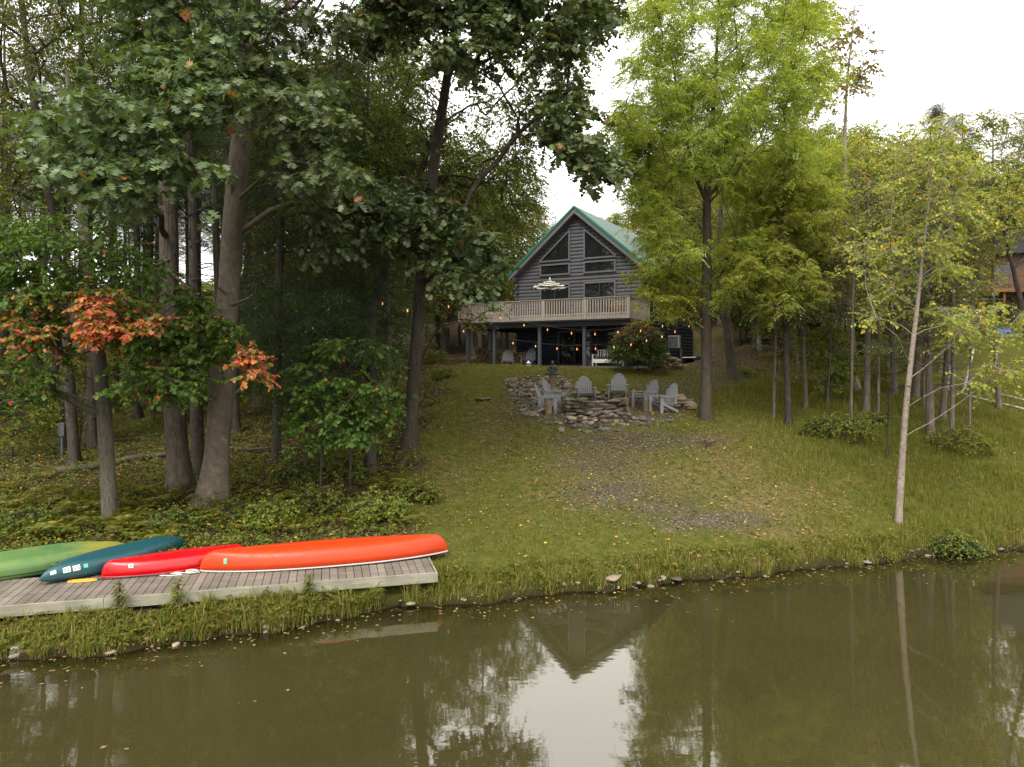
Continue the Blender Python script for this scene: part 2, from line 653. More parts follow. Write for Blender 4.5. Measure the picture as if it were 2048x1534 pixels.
tag(link_mesh("pond_water", w_me, M_WATER, None, True), kind="structure")

# ------------------------------------------------------------ shared materials
M_SIDING = painted("siding_gray", (.080, .079, .088), .62, .12, 3, .12, .3, dirt=(.075, .07, .07))
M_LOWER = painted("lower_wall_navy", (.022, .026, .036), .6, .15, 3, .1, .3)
M_TRIM = painted("trim_gray", (.105, .102, .108), .55, .1, 3, .08)
M_POST = painted("post_slate", (.075, .082, .095), .55, .12, 4, .1)
M_ROOF = painted("roof_green", (.085, .125, .108), .30, .12, 1.5, .05, .8)
tq = NT("roof_metal")
qv = tq.coord()
qc = tq.mix(tq.noise(qv, 1.2, 5), (.20, .255, .235), (.28, .335, .31))
M_ROOF = tq.done(tq.bsdf(qc, tq.mapr(tq.noise(qv, 4, 4), .3, .7, .30, .45), tq.bump(tq.noise(qv, 3, 2), .05, .02), .5, .75))
M_ROOFEDGE = painted("roof_edge_green", (.012, .135, .075), .4, .08, 1.5, .05, .5)
M_RAIL = painted("rail_taupe", (.36, .315, .265), .7, .10, 5, .15, .25, dirt=(.19, .165, .135))
M_DARK = painted("dark_metal", (.018, .018, .019), .5)
M_WHITE = painted("white_plastic", (.72, .72, .70), .45, .06)
M_CHAIR = painted("weathered_gray", (.20, .197, .20), .65, .12, 9, .15, .3, dirt=(.15, .145, .14))
M_PORCH = painted("porch_gray", (.16, .165, .17), .6)
M_STATUE = painted("dark_bronze", (.028, .028, .03), .45, .3, 14, .4, .5)
M_ASH = painted("ash_soil", (.07, .065, .06), .95, .3, 10, .6, .1)
tg = NT("window_glass")
M_GLASS = tg.done(tg.bsdf((.012, .013, .013), .03, None, .55))
M_DOCK = wood("dock_boards", (.125, .105, .082), (.235, .205, .168), (1.5, 22, 22), .85, .4, .22)
M_DOCKSIDE = wood("dock_fascia", (.19, .175, .125), (.30, .285, .215), (1.5, 16, 16), .85, .35, .12)
M_LOGWOOD = wood("cut_log", (.12, .080, .048), (.26, .185, .115), (16, 16, 3), .85, .5, .35)
M_FIREWOOD = wood("split_firewood", (.14, .105, .07), (.40, .32, .22), (14, 14, 3), .9, .6, .4)
M_BROWNWOOD = wood("cedar_deck", (.20, .085, .035), (.36, .17, .075), (6, 6, 2), .75, .3, .2)
M_DEADWOOD = bark("dead_wood", (.055, .044, .031), (.155, .130, .098), None, (18, 18, 18), .8)
rk = NT("field_stone")
rv = rk.coord()
ro = rk.n("ObjectInfo").outputs["Random"]
ri = rk.n("NewGeometry").outputs["Random Per Island"]
rr = rk.math('FRACT', rk.math('ADD', ro, ri))
rc = rk.ramp(rr, [(0, (.075, .066, .056)), (.3, (.165, .146, .118)), (.55, (.105, .098, .090)), (.72, (.24, .195, .135)), (.86, (.28, .245, .19)), (1, (.17, .105, .06))])
rn = rk.noise(rv, 9, 6, .65)
rc = rk.mix(1.0, rc, rk.ramp(rn, [(.25, (.55, .55, .55)), (.75, (1.25, 1.22, 1.15))]), 'MULTIPLY')
M_STONE = rk.done(rk.bsdf(rc, .9, rk.bump(rn, .6, .03), .2))

# ------------------------------------------------------------ the cabin
Z0 = 4.25
cabin = thing("log_cabin", "gray log cabin with steep green metal roof and raised deck above the slope", "cabin",
              (HOUSE_C[0], HOUSE_C[1], Z0), HOUSE_A)
APEX, PITCH = 13.45 - Z0, .849
FLOOR = 2.75
HALF = 3.95


def log_wall(mb, x_of_z, z0, z1, y, step=.205, bulge=.055):
    zs = np.arange(z0, z1 - 1e-6, step / 7)
    zs = np.append(zs, z1)
    row = []
    for z in zs:
        ph = ((z - z0) % step) / step
        d = bulge * math.sin(math.pi * min(1, max(0, ph))) ** .5 if 0 < ph < 1 else 0.0
        a, b = x_of_z(z)
        row.append(((a, y - d, z), (b, y - d, z)))
    base = len(mb.v)
    for a, b in row:
        mb.v += [a, b]
    for i in range(len(row) - 1):
        mb.f.append((base + 2 * i, base + 2 * i + 1, base + 2 * i + 3, base + 2 * i + 2))


def slope_x(z):
    return min(HALF, max(.02, (APEX - .2 - z) / PITCH))


m = MB()
log_wall(m, lambda z: (-slope_x(z), slope_x(z)), FLOOR + .01, APEX - .25, 0)
m.build("front_wall", M_SIDING, cabin)
m = MB()
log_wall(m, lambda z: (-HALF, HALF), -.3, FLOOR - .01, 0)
m.build("lower_wall", M_LOWER, cabin)
EAVE = APEX - .2 - PITCH * HALF
for sx in (1, -1):
    m = MB()
    log_wall(m, lambda z: (0, 9.9), -.3, EAVE, 0)
    m.v = [((HALF + .0 - v[1]) * sx, v[0], v[2]) for v in m.v]
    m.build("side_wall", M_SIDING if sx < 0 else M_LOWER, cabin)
    m = MB()                                  # saddle-notch log ends at the corner
    for k in range(int((EAVE - FLOOR) / .41)):
        m.tube([(sx * (HALF - .09), -.26, FLOOR + .12 + k * .41), (sx * (HALF - .09), .1, FLOOR + .12 + k * .41)], .085, 8)
        m.tube([(sx * (HALF - .1), .1, FLOOR + .32 + k * .41), (sx * (HALF + .24), .1, FLOOR + .32 + k * .41)], .085, 8)
    m.build("corner_logs", M_SIDING, cabin)
m = MB()
m.box((-HALF, 9.88, -.3), (HALF, 9.95, EAVE))
m.prism([(-HALF, EAVE), (HALF, EAVE), (0, APEX - .25)], 9.88, 9.95)
m.build("back_wall", M_SIDING, cabin)

# roof: two standing-seam slopes, green edge, gray rake boards
OVER, RX = .5, 4.32
roof = None
for sx in (-1, 1):
    m = MB()
    ex, ez = sx * RX, APEX - PITCH * RX
    n = Vector((sx * PITCH, 0, 1)).normalized()
    m.prism([(0, APEX - .08), (ex, ez - .08), (ex, ez), (0, APEX)], -OVER, 10.4)
    for k in range(27):
        yy = -OVER + .02 + k * .41
        a, b = Vector((sx * .04, yy, APEX - .03)) + n * .012, Vector((ex, yy, ez)) + n * .012
        m.bar(a, b, .025, .04, n)
    r = m.build("roof", M_ROOF, cabin)
    m = MB()
    m.prism([(0, APEX - .42), (sx * (RX - .05), APEX - .42 - PITCH * (RX - .05)), (sx * (RX - .05), APEX - .12 - PITCH * (RX - .05)), (0, APEX - .12)], -OVER + .03, -OVER + .10)
    m.build("rake_board", M_TRIM, r)
    m = MB()
    m.prism([(0, APEX - .13), (sx * (RX + .02), APEX - .13 - PITCH * (RX + .02)), (sx * (RX + .02), APEX + .015 - PITCH * (RX + .02)), (0, APEX + .015)], -OVER - .02, -OVER + .025)
    m.build("edge_flashing", M_ROOFEDGE, r)
    m = MB()
    m.prism([(sx * .05, APEX - .45), (sx * 4.0, APEX - .45 - PITCH * 3.95), (sx * 4.0, APEX - .40 - PITCH * 3.95), (sx * .05, APEX - .40)], -OVER + .11, -.06)
    m.build("soffit", M_TRIM, r)


def window(name, outer, depth=.13, fw=.09, y=-.055, mullion=None):
    """A framed pane from a polygon (x,z) on the front wall."""
    pts = [Vector((p[0], p[1])) for p in outer]
    c = sum(pts, Vector((0, 0))) / len(pts)
    inner = []
    n = len(pts)
    for i in range(n):
        a, b, d = pts[i - 1], pts[i], pts[(i + 1) % n]
        e1, e2 = (b - a).normalized(), (d - b).normalized()
        n1, n2 = Vector((-e1.y, e1.x)), Vector((-e2.y, e2.x))
        if n1.dot(c - b) < 0: n1 = -n1
        if n2.dot(c - b) < 0: n2 = -n2
        bis = (n1 + n2).normalized()
        inner.append(b + bis * min(fw / max(.35, bis.dot(n1)), (c - b).length * .8))
    m = MB()
    yf, yb = y - depth + .05, y + .06
    for i in range(n):
        j = (i + 1) % n
        o1, o2, i1, i2 = pts[i], pts[j], inner[i], inner[j]
        v = [(q.x, yy, q.y) for yy in (yf, yb) for q in (o1, o2, i2, i1)]
        m.add(v, [(0, 1, 2, 3), (7, 6, 5, 4), (0, 4, 5, 1), (1, 5, 6, 2), (2, 6, 7, 3), (3, 7, 4, 0)])
    fr = m.build(name, M_TRIM, cabin)
    m = MB()
    m.add([(q.x, y - .015, q.y) for q in inner], [tuple(range(n))])
    m.build("pane", M_GLASS, fr)
    if mullion:
        m = MB()
        zs = [q.y for q in inner]
        m.box((mullion - .045, yf + .02, min(zs)), (mullion + .045, y - .017, max(zs)))
        m.build("mullion", M_DARK, fr)
    return fr


W0, W1 = .42, 2.36
zt = lambda w: w - Z0
for s in (-1, 1):
    window("gable_window", [(s * W0, zt(10.42)), (s * W1, zt(10.42)), (s * W1, zt(10.56)), (s * W0, zt(12.22))], mullion=None)
    window("transom_window", [(s * W0, zt(9.62)), (s * W1, zt(9.62)), (s * W1, zt(10.30)), (s * W0, zt(10.30))])
    window("sliding_door", [(s * W0, FLOOR + .02), (s * W1, FLOOR + .02), (s * W1, zt(9.12)), (s * W0, zt(9.12))], mullion=s * (W0 + W1) / 2)
for x0, x1 in ((-1.2, .9), (2.2, 3.1)):
    fr = window("lower_door", [(x0, .12), (x1, .12), (x1, 2.15), (x0, 2.15)], mullion=(x0 + x1) / 2 if x1 - x0 > 1 else None)
    fr.data.materials.clear()
    fr.data.materials.append(M_POST)

# deck
DX0, DX1, DY = -5.85, 4.27, -3.33
deck = bpy.data.objects.new("deck", None)
COL.objects.link(deck)
deck.parent = cabin
m = MB()
y = DY + .02
while y < -.12:
    m.box((DX0 + .05, y, FLOOR - .04), (DX1 - .05, y + .135, FLOOR))
    y += .145
y = -.1
while y < 6:
    m.box((DX0 + .05, y, FLOOR - .04), (-HALF - .08, y + .135, FLOOR))
    y += .145
m.build("floor_boards", M_RAIL, deck)
m = MB()
x = DX0 + .2
while x < DX1:
    m.box((x, DY + .06, FLOOR - .26), (x + .04, -.08, FLOOR - .05))
    x += .42
m.box((DX0 + .03, DY + .03, FLOOR - .27), (DX1 - .03, DY + .06, FLOOR - .045))
m.box((DX1 - .06, DY + .065, FLOOR - .27), (DX1 - .03, -.08, FLOOR - .045))
m.box((DX0 + .03, DY + .065, FLOOR - .27), (DX0 + .06, 6, FLOOR - .045))
m.box((DX0 + .1, DY + .42, FLOOR - .52), (DX1 - .1, DY + .52, FLOOR - .275))
m.box((DX0 + .1, DY + .54, FLOOR - .52), (DX0 + .2, 6, FLOOR - .275))
m.build("joist_frame", M_POST, deck)


def railing(a, b, out):
    """Square balusters hung on the outside of the deck edge with a flat cap rail."""
    a, b, out = Vector(a), Vector(b), Vector(out)
    L = (b - a).length
    d = (b - a) / L
    m = MB()
    k = int(L / .145)
    for i in range(k + 1):
        p = a + d * (i * L / k) + out * .02
        m.bar(p + Vector((0, 0, FLOOR - .20)), p + Vector((0, 0, FLOOR + .88)), .062, .04, out)
    m.bar(a + out * -.02 + Vector((0, 0, FLOOR + .84)), b + out * -.02 + Vector((0, 0, FLOOR + .84)), .035, .09)
    m.bar(a + out * -.02 + Vector((0, 0, FLOOR + .08)), b + out * -.02 + Vector((0, 0, FLOOR + .08)), .035, .09)
    m.bar(a - d * .06 + Vector((0, 0, FLOOR + .90)), b + d * .06 + Vector((0, 0, FLOOR + .90)), .14, .038)
    m.bar(a + out * .0 - d * 0 + Vector((0, 0, FLOOR - .10)), b + Vector((0, 0, FLOOR - .10)), .03, .17)
    return m.build("railing", M_RAIL, deck)


railing((DX0, DY, 0), (DX1, DY, 0), (0, -1, 0))
railing((DX1, DY, 0), (DX1, -.1, 0), (1, 0, 0))
railing((DX0, 6, 0), (DX0, DY, 0), (-1, 0, 0))
for x, y in [(DX1, DY)] + [(4.27 - s, DY) for s in (2.35, 4.75, 7.3)] + [(DX0, DY), (DX0, -.5), (DX0, 2.6)]:
    m = MB()
    m.box((x - .075, y - .055, FLOOR - .2), (x + .075, y + .075, FLOOR + .875))
    m.build("railing_post", M_RAIL, deck)
for s, yy in [(.25, DY + .47), (2.59, DY + .47), (5.22, DY + .47), (8.08, DY + .47), (9.85, DY + .47), (8.9, 1.6), (9.85, 1.6), (9.85, 4.6)]:
    m = MB()
    x = 4.27 - s
    m.box((x - .085, yy - .085, -.5), (x + .085, yy + .085, FLOOR - .525))
    m.box((x - .105, yy - .105, FLOOR - .62), (x + .105, yy + .105, FLOOR - .58))
    m.build("deck_post", M_POST, deck, .006)
hl = lambda x, y, z=0.0: (HOUSE_C[0] + HX[0] * x + HY[0] * y, HOUSE_C[1] + HX[1] * x + HY[1] * y, Z0 + z)

patio = thing("patio_platform", "low gray wooden platform under the cabin's deck", "platform", hl(0, 0, 0), HOUSE_A)
m = MB()
y = -3.36
while y < -.2:
    m.box((-3.0, y, .10), (4.2, y + .135, .14))
    y += .142
m.build("floor_boards", M_DOCK, patio)
m = MB()
m.box((-3.0, -3.36, -.3), (4.2, -3.30, .097))
m.box((4.16, -3.29, -.3), (4.2, -.2, .097))
m.box((-3.0, -3.29, -.3), (-2.96, -.2, .097))
m.build("fascia", M_DOCKSIDE, patio)


# ------------------------------------------------------------ deck and porch furniture
def umbrella(loc):
    u = thing("patio_umbrella", "open black and cream striped patio umbrella on the cabin deck", "umbrella", loc, .2)
    t = NT("striped_canvas")
    v = t.n("SeparateXYZ")
    t.l(t.coord(), v.inputs[0])
    r = t.math('SQRT', t.math('ADD', t.math('POWER', v.outputs[0], 2.0), t.math('POWER', v.outputs[1], 2.0)))
    s = t.math('GREATER_THAN', t.math('FRACT', t.math('MULTIPLY', r, 3.75)), .52)
    c = t.mix(s, (.70, .66, .55), (.02, .02, .02))
    p = t.bsdf(c, .9, None, .1)
    tr = t.n("BsdfTranslucent")
    t.l(c, tr.inputs[0])
    ms = t.n("MixShader")
    ms.inputs[0].default_value = .4
    t.l(p, ms.inputs[1])
    t.l(tr.outputs[0], ms.inputs[2])
    mc = t.done(ms.outputs[0])
    R, zr, za = 1.1, 1.62, 2.05
    m = MB()
    vs, fs, N, K = [(0, 0, za)], [], 8, 6
    for k in range(1, K + 1):
        for i in range(N * 4):
            a = 2 * math.pi * i / (N * 4)
            sec = math.pi / N
            q = (a % (2 * sec)) - sec
            rr = R * k / K * math.cos(sec) / math.cos(q)
            z = za - (za - zr) * (k / K) ** 1.15 - .025 * (k / K) * (1 - (abs(q) / sec) ** 2)
            vs.append((rr * math.cos(a), rr * math.sin(a), z))
    n4 = N * 4
    for i in range(n4):
        fs.append((0, 1 + i, 1 + (i + 1) % n4))
    for k in range(K - 1):
        for i in range(n4):
            a, b = 1 + k * n4 + i, 1 + k * n4 + (i + 1) % n4
            fs.append((a, a + n4, b + n4, b))
    m.add(vs, fs)
    ca = m.build("canopy", mc, u)
    m = MB()
    for i in range(N):
        a = 2 * math.pi * i / N + math.pi / N * 0
        m.tube([(0, 0, za - .03), (R * .97 * math.cos(a), R * .97 * math.sin(a), zr - .02)], .009, 5)
        m.tube([(0, 0, zr - .1), (R * .5 * math.cos(a), R * .5 * math.sin(a), (za + zr) / 2 - .02)], .008, 5)
    m.build("ribs", M_DARK, u)
    m = MB()
    m.tube([(0, 0, 0), (0, 0, za + .02)], .022, 10)
    m.build("pole", M_DARK, u)
    m = MB().lathe([(.005, za), (.05, za + .02), (.06, za + .05), (.03, za + .09), (.015, za + .11), (.03, za + .14), (.004, za + .17)], 12)
    m.build("finial", M_WHITE, u)
    m = MB().lathe([(.25, 0), (.25, .06), (.05, .1), (.03, .3)], 16)
    m.build("base_weight", M_DARK, u)
    return u


umbrella(hl(-.55, -2.45, FLOOR + .01))


def make_adirondack(mat, label, group=None, cat="chair"):
    """Front of the chair faces -y."""
    t = thing("adirondack_chair", label, cat, (0, 0, 0), 0, group)
    m = MB()
    for i in range(6):
        y = -.30 + i * .092
        z = .375 - i * .024
        m.box((-.27, y, z), (.27, y + .078, z + .02))
    m.build("seat", mat, t, .004)
    m = MB()
    lean = .36
    for i in range(7):
        x0 = -.285 + i * .0825
        xc = x0 + .037
        top = .98 - .24 * (abs(xc) / .27) ** 2.2
        pts = []
        for k in range(5):
            a = math.pi * k / 4
            pts.append((xc + .037 * math.cos(a), top + .025 * math.sin(a)))
        pts += [(xc - .031, .26), (xc + .031, .26)]
        yb = lambda z: .19 + (z - .24) * lean + .03 * (1 - (xc / .27) ** 2)
        v = [(x, yb(z), z) for x, z in pts] + [(x, yb(z) + .018, z) for x, z in pts]
        n = len(pts)
        m.add(v, [tuple(range(n)), tuple(range(2 * n - 1, n - 1, -1))] + [(q, q + n, (q + 1) % n + n, (q + 1) % n) for q in range(n)])
    for z in (.34, .66):
        y = .245 + (z - .24) * lean
        m.box((-.28, y, z - .03), (.28, y + .02, z + .03))
    m.build("backrest", mat, t)
    for s in (-1, 1):
        m = MB()
        pts = [(s * .28, -.36), (s * .40, -.36), (s * .42, -.22), (s * .38, .22), (s * .33, .36), (s * .29, .36)]
        v = [(x, y, .555) for x, y in pts] + [(x, y, .58) for x, y in pts]
        n = 6
        m.add(v, [tuple(range(n)), tuple(range(2 * n - 1, n - 1, -1))] + [(q, q + n, (q + 1) % n + n, (q + 1) % n) for q in range(n)])
        m.build("armrest", mat, t, .004)
        m = MB()
        m.bar((s * .315, -.29, 0), (s * .315, -.27, .553), .03, .12, (0, 1, 0))
        m.build("leg", mat, t, .004)
        m = MB()
        m.bar((s * .29, -.27, .34), (s * .29, .42, .04), .026, .085, (0, 0, 1))
        m.bar((s * .335, .27, .30), (s * .335, .27, .553), .028, .07, (0, 1, 0))
        m.build("leg", mat, t, .004)
    return t


PITC = np.array([3.09, 25.3])
adi = make_adirondack(M_CHAIR, "", "adirondack chairs around the fire pit")
SEATS = [((1098, 826, 25.3), (1, -.25), "gray adirondack chair leftmost at the fire pit, turned sideways beside a log stump"),
         ((1112, 815, 26.6), (.9, -.5), "gray adirondack chair in front of the seated statue's post, second from the left"),
         ((1171, 804, 27.9), (.04, -1), "gray adirondack chair behind the fire pit facing the pond, nearer the statue"),
         ((1236, 804, 27.9), (-.22, -1), "gray adirondack chair behind the fire pit facing the pond, right of the other one"),
         ((1290, 813, 26.7), (-.85, -.55), "gray adirondack chair on the right of the fire pit, half behind its neighbour"),
         ((1326, 825, 25.3), (-.92, -.42), "gray adirondack chair rightmost at the fire pit beside the brown split firewood")]
for i, (p, f, lab) in enumerate(SEATS):
    o = adi if i == 0 else copy_tree(adi)
    q = P(*p)
    o.location = (q[0], q[1], gz(q[0], q[1]) + .005)
    o.rotation_euler = (0, 0, math.atan2(f[0], -f[1]))
    o["label"] = lab
    o.scale = (1.06,) * 3
padi = make_adirondack(M_PORCH, "dim gray adirondack chair on the porch beside the stacked firewood", "adirondack chairs on the porch")
padi.location, padi.rotation_euler = hl(-3.25, -2.35, .05), (0, 0, HOUSE_A + .5)
o = copy_tree(padi)
o["label"] = "dim gray adirondack chair on the porch next to a slate deck post"
o.location, o.rotation_euler = hl(-2.05, -2.1, .145), (0, 0, HOUSE_A + .1)

# white lounge chair on the deck, seen through the balusters
t = thing("deck_lounger", "white slatted lounge chair behind the deck railing", "lounge chair", hl(-3.9, -2.5, FLOOR + .005), HOUSE_A + rad(90))
m = MB()
for i in range(8):
    m.box((-.28, -.55 + i * .13, .36), (.28, -.45 + i * .13, .39))
m.build("seat", M_WHITE, t)
m = MB()
for i in range(6):
    a = Vector((0, -.60 - i * .055, .42 + i * .105))
    m.bar(a + Vector((-.28, 0, 0)), a + Vector((.28, 0, 0)), .085, .02, (0, .45, 1))
m.build("backrest", M_WHITE, t)
m = MB()
for s in (-.29, .29):
    m.tube([(s, .5, .36), (s, -.55, .36), (s, -.9, .98)], .018, 6)
m.build("frame", M_WHITE, t)
for sx, sy in ((-.27, .4), (.27, .4), (-.27, -.45), (.27, -.45)):
    MB().tube([(sx, sy, .36), (sx, sy * 1.1, 0)], .018, 6).build("leg", M_WHITE, t)

# red flowers in a pot on the deck
t = thing("flower_pot", "pot of red flowers behind the right end of the deck railing", "potted plant", hl(3.45, -2.6, FLOOR + .005))
MB().lathe([(.12, 0), (.19, .3), (.2, .34), (.17, .34), (.15, .28)], 14).build("pot", M_BROWNWOOD, t)
POT_PLANT = t

# porch bench with striped cushions
t = thing("porch_bench", "white porch bench with black and white striped cushions", "bench", hl(2.7, -1.9, .145), HOUSE_A + .05)
ts = NT("striped_cushion")
sx_ = ts.n("SeparateXYZ")
ts.l(ts.coord(), sx_.inputs[0])
sc_ = ts.math('GREATER_THAN', ts.math('FRACT', ts.math('MULTIPLY', sx_.outputs[0], 7.0)), .45)
M_STRIPE = ts.done(ts.bsdf(ts.mix(sc_, (.62, .60, .54), (.02, .02, .022)), .9, None, .1))
m = MB()
m.box((-.8, -.32, .30), (.8, .30, .36))
m.box((-.8, -.34, .16), (.8, -.30, .30))
m.build("seat", M_WHITE, t, .005)
m = MB()
for k in range(9):
    m.box((-.78 + k * .187, .26, .36), (-.70 + k * .187, .29, .82))
m.box((-.8, .25, .80), (.8, .31, .87))
m.build("backrest", M_WHITE, t, .004)
for s in (-1, 1):
    m = MB()
    m.box((s * .84 - .04, -.32, .58), (s * .84 + .04, .30, .62))
    m.box((s * .84 - .03, -.32, .0), (s * .84 + .03, -.25, .575))
    m.box((s * .84 - .03, .22, .0), (s * .84 + .03, .30, .575))
    m.build("armrest", M_WHITE, t, .004)
MB().box((-.78, -.28, .365), (.78, .2, .45)).build("seat_cushion", M_DARK, t, .02)
for k in range(4):
    c = MB().box((-.18, -.05, 0), (.18, .05, .40)).build("pillow", M_STRIPE, t, .035)
    c.location = (-.57 + k * .38, .13, .45)
    c.rotation_euler = (rad(-14), 0, rad((-4, 6, -3, 5)[k]))

# broom and shovel leaning on the lower wall, small cooler on the patio
for k, (x, lab) in enumerate(((1.0, "wooden broom leaning on the dark wall under the deck, bristles down"), (1.28, "wooden shovel leaning on the dark wall beside the broom"))):
    t = thing(("broom", "shovel")[k], lab, ("broom", "shovel")[k], hl(x, -.55, .145), HOUSE_A)
    MB().tube([(0, 0, .25), (.05, .36, 1.45)], .016, 6).build("handle", M_LOGWOOD, t)
    if k == 0:
        MB().lathe([(.16, 0), (.12, .2), (.03, .34)], 10).build("bristles", M_FIREWOOD, t)
    else:
        MB().prism([(-.11, .08), (0, 0), (.11, .08), (.10, .32), (-.10, .32)], -.01, .01).build("blade", M_DARK, t)
t = thing("jug", "small white and blue jug on the grass at the patio's edge", "jug", tuple(P(1057, 733, 36.3)), 0)
t.location.z = gz(t.location.x, t.location.y)
MB().lathe([(.09, 0), (.11, .02), (.11, .17), (.05, .24), (.03, .27)], 14).build("bottle", M_WHITE, t, 0, True)
MB().lathe([(.114, .06), (.114, .14)], 14).build("sleeve", painted("blue_label", (.03, .09, .4)), t)

# heat pump beside the right wall
q = hl(4.9, 2.6)
t = thing("heat_pump", "pale outdoor heat pump unit beside the cabin's right wall", "heat pump", (q[0], q[1], gz(q[0], q[1]) + 1.1), HOUSE_A)
MB().box((-.38, -.16, .0), (.30, .16, .72)).build("casing", M_CHAIR, t, .02)
m = MB()
for k in range(8):
    m.box((-.36, -.175, .06 + k * .08), (.2, -.165, .09 + k * .08))
for k in range(5):
    m.box((-.36 + k * .13, -.185, .05), (-.34 + k * .13, -.176, .66))
m.build("fan_guard", M_DARK, t)
m = MB()
for sx in (-.38, .34):
    m.box((sx, -.1, -1.3), (sx + .05, .1, -.003))
m.build("stand", M_POST, t)

# small utility trailer with a red lamp behind the heat pump
q = P(1385, 676, 43)
t = thing("utility_trailer", "low white utility trailer with a red tail lamp parked right of the cabin", "trailer", (q[0], q[1], gz(q[0], q[1])), rad(10))
MB().box((-1.0, -.55, .42), (1.0, .55, .5)).build("bed", M_DARK, t, .01)
MB().bar((-1.0, -.57, .52), (1.1, -.57, .56), .04, .05).build("rail", M_WHITE, t)
for s in (-1, 1):
    w = MB().lathe([(.1, -.08), (.28, -.08), (.30, 0), (.28, .08), (.1, .08)], 18).build("wheel", M_DARK, t)
    w.rotation_euler = (rad(90), 0, 0)
    w.location = (.1, s * .62, .3)
MB().box((1.02, -.6, .5), (1.06, -.45, .6)).build("tail_lamp", painted("red_lens", (.45, .02, .015), .2), t)
# ------------------------------------------------------------ dock
DK_A, DK_R = np.array([-8.9, 11.44]), np.array([-1.47, 13.42])      # front edge, left and right
dk_u = (DK_R - DK_A) / np.linalg.norm(DK_R - DK_A)
dk_n = np.array([-dk_u[1], dk_u[0]])
DK_Z = .56
dock_w, dock_l = 1.62, 9.6
dock = thing("wooden_dock", "weathered gray plank dock along the pond bank under the upturned boats", "dock",
             (*(DK_R - dk_u * dock_l), 0), math.atan2(dk_u[1], dk_u[0]))
rd = random.Random(3)
m = MB()
x = 0.0
while x < dock_l - .1:
    j = rd.uniform(-.006, .006)
    m.box((x, .045, DK_Z - .038 + j * .4), (min(x + .139, dock_l), dock_w + rd.uniform(-.012, .012), DK_Z + j * .4))
    x += .150
decking = m.build("decking", M_DOCK, dock, .004)
m = MB()
for a, b in ((0, 3.9), (3.905, 6.55), (6.555, dock_l + .01)):
    m.box((a, 0, DK_Z - .185), (b, .042, DK_Z + .003))
m.build("front_fascia", M_DOCKSIDE, dock, .004)
m = MB()
m.box((dock_l + .012, .0, DK_Z - .185), (dock_l + .05, dock_w - .05, DK_Z - .002))
for yy in (.3, .8, 1.35):
    m.box((.1, yy, DK_Z - .2), (dock_l - .05, yy + .045, DK_Z - .05))
m.build("side_joist", M_DOCKSIDE, dock, .004)
for xx in np.arange(.5, dock_l, 1.75):
    for yy in (.12, 1.3):
        m = MB()
        m.tube([(xx, yy, -.45), (xx, yy, DK_Z - .2)], .055, 8)
        m.build("piling", M_DEADWOOD, dock)


# ------------------------------------------------------------ boats, keel up
def superell(a, p):
    return math.copysign(abs(a) ** p, a)


def hull_point(x, th, L, B, H, prof, pw=.75, off=0.0):
    b, h = prof(x)
    y = -B * b * superell(math.cos(th), pw)
    z = H * h * superell(math.sin(th), pw)
    p = np.array([L / 2 * x, y, z])
    if off:
        n = np.array([0, y / max(B * b, .01) ** 2, z / max(H * h, .01) ** 2 + 1e-6])
        p = p + n / np.linalg.norm(n) * off
    return p


def loft(L, B, H, prof, pw, th0, th1, nx=56, nt=22, zsign=1):
    m = MB()
    xs = np.sin(np.linspace(-math.pi / 2, math.pi / 2, nx))
    for x in xs:
        for j in range(nt + 1):
            p = hull_point(x, th0 + (th1 - th0) * j / nt, L, B, H, prof, pw)
            m.v.append((p[0], p[1], p[2] * zsign))
    for i in range(nx - 1):
        for j in range(nt):
            a = i * (nt + 1) + j
            m.f.append((a, a + 1, a + nt + 2, a + nt + 1))
    return m


def canoe_prof(x):
    e = abs(x)
    b = max(0, 1 - e ** 2.3) ** .80 + .004
    k = .86
    h = 1.0 if e < k else math.sqrt(max(0, 1 - ((e - k) / (1 - k)) ** 2.4)) * 1.0
    return b, max(.03, h * (1 - .05 * e))


def kayak_prof(x):
    e = abs(x)
    b = max(0, 1 - e ** 1.9) ** .80 + .008
    h = max(0, 1 - e ** 5) ** .6
    return b, max(.03, h)


def place_boat(o, tip_a, tip_b, roll=0.0):
    a, b = Vector(tip_a), Vector(tip_b)
    o.location = (a + b) / 2
    d = (b - a).normalized()
    o.rotation_mode = 'XYZ'
    o.rotation_euler = (roll, -math.asin(d.z), math.atan2(d.y, d.x))


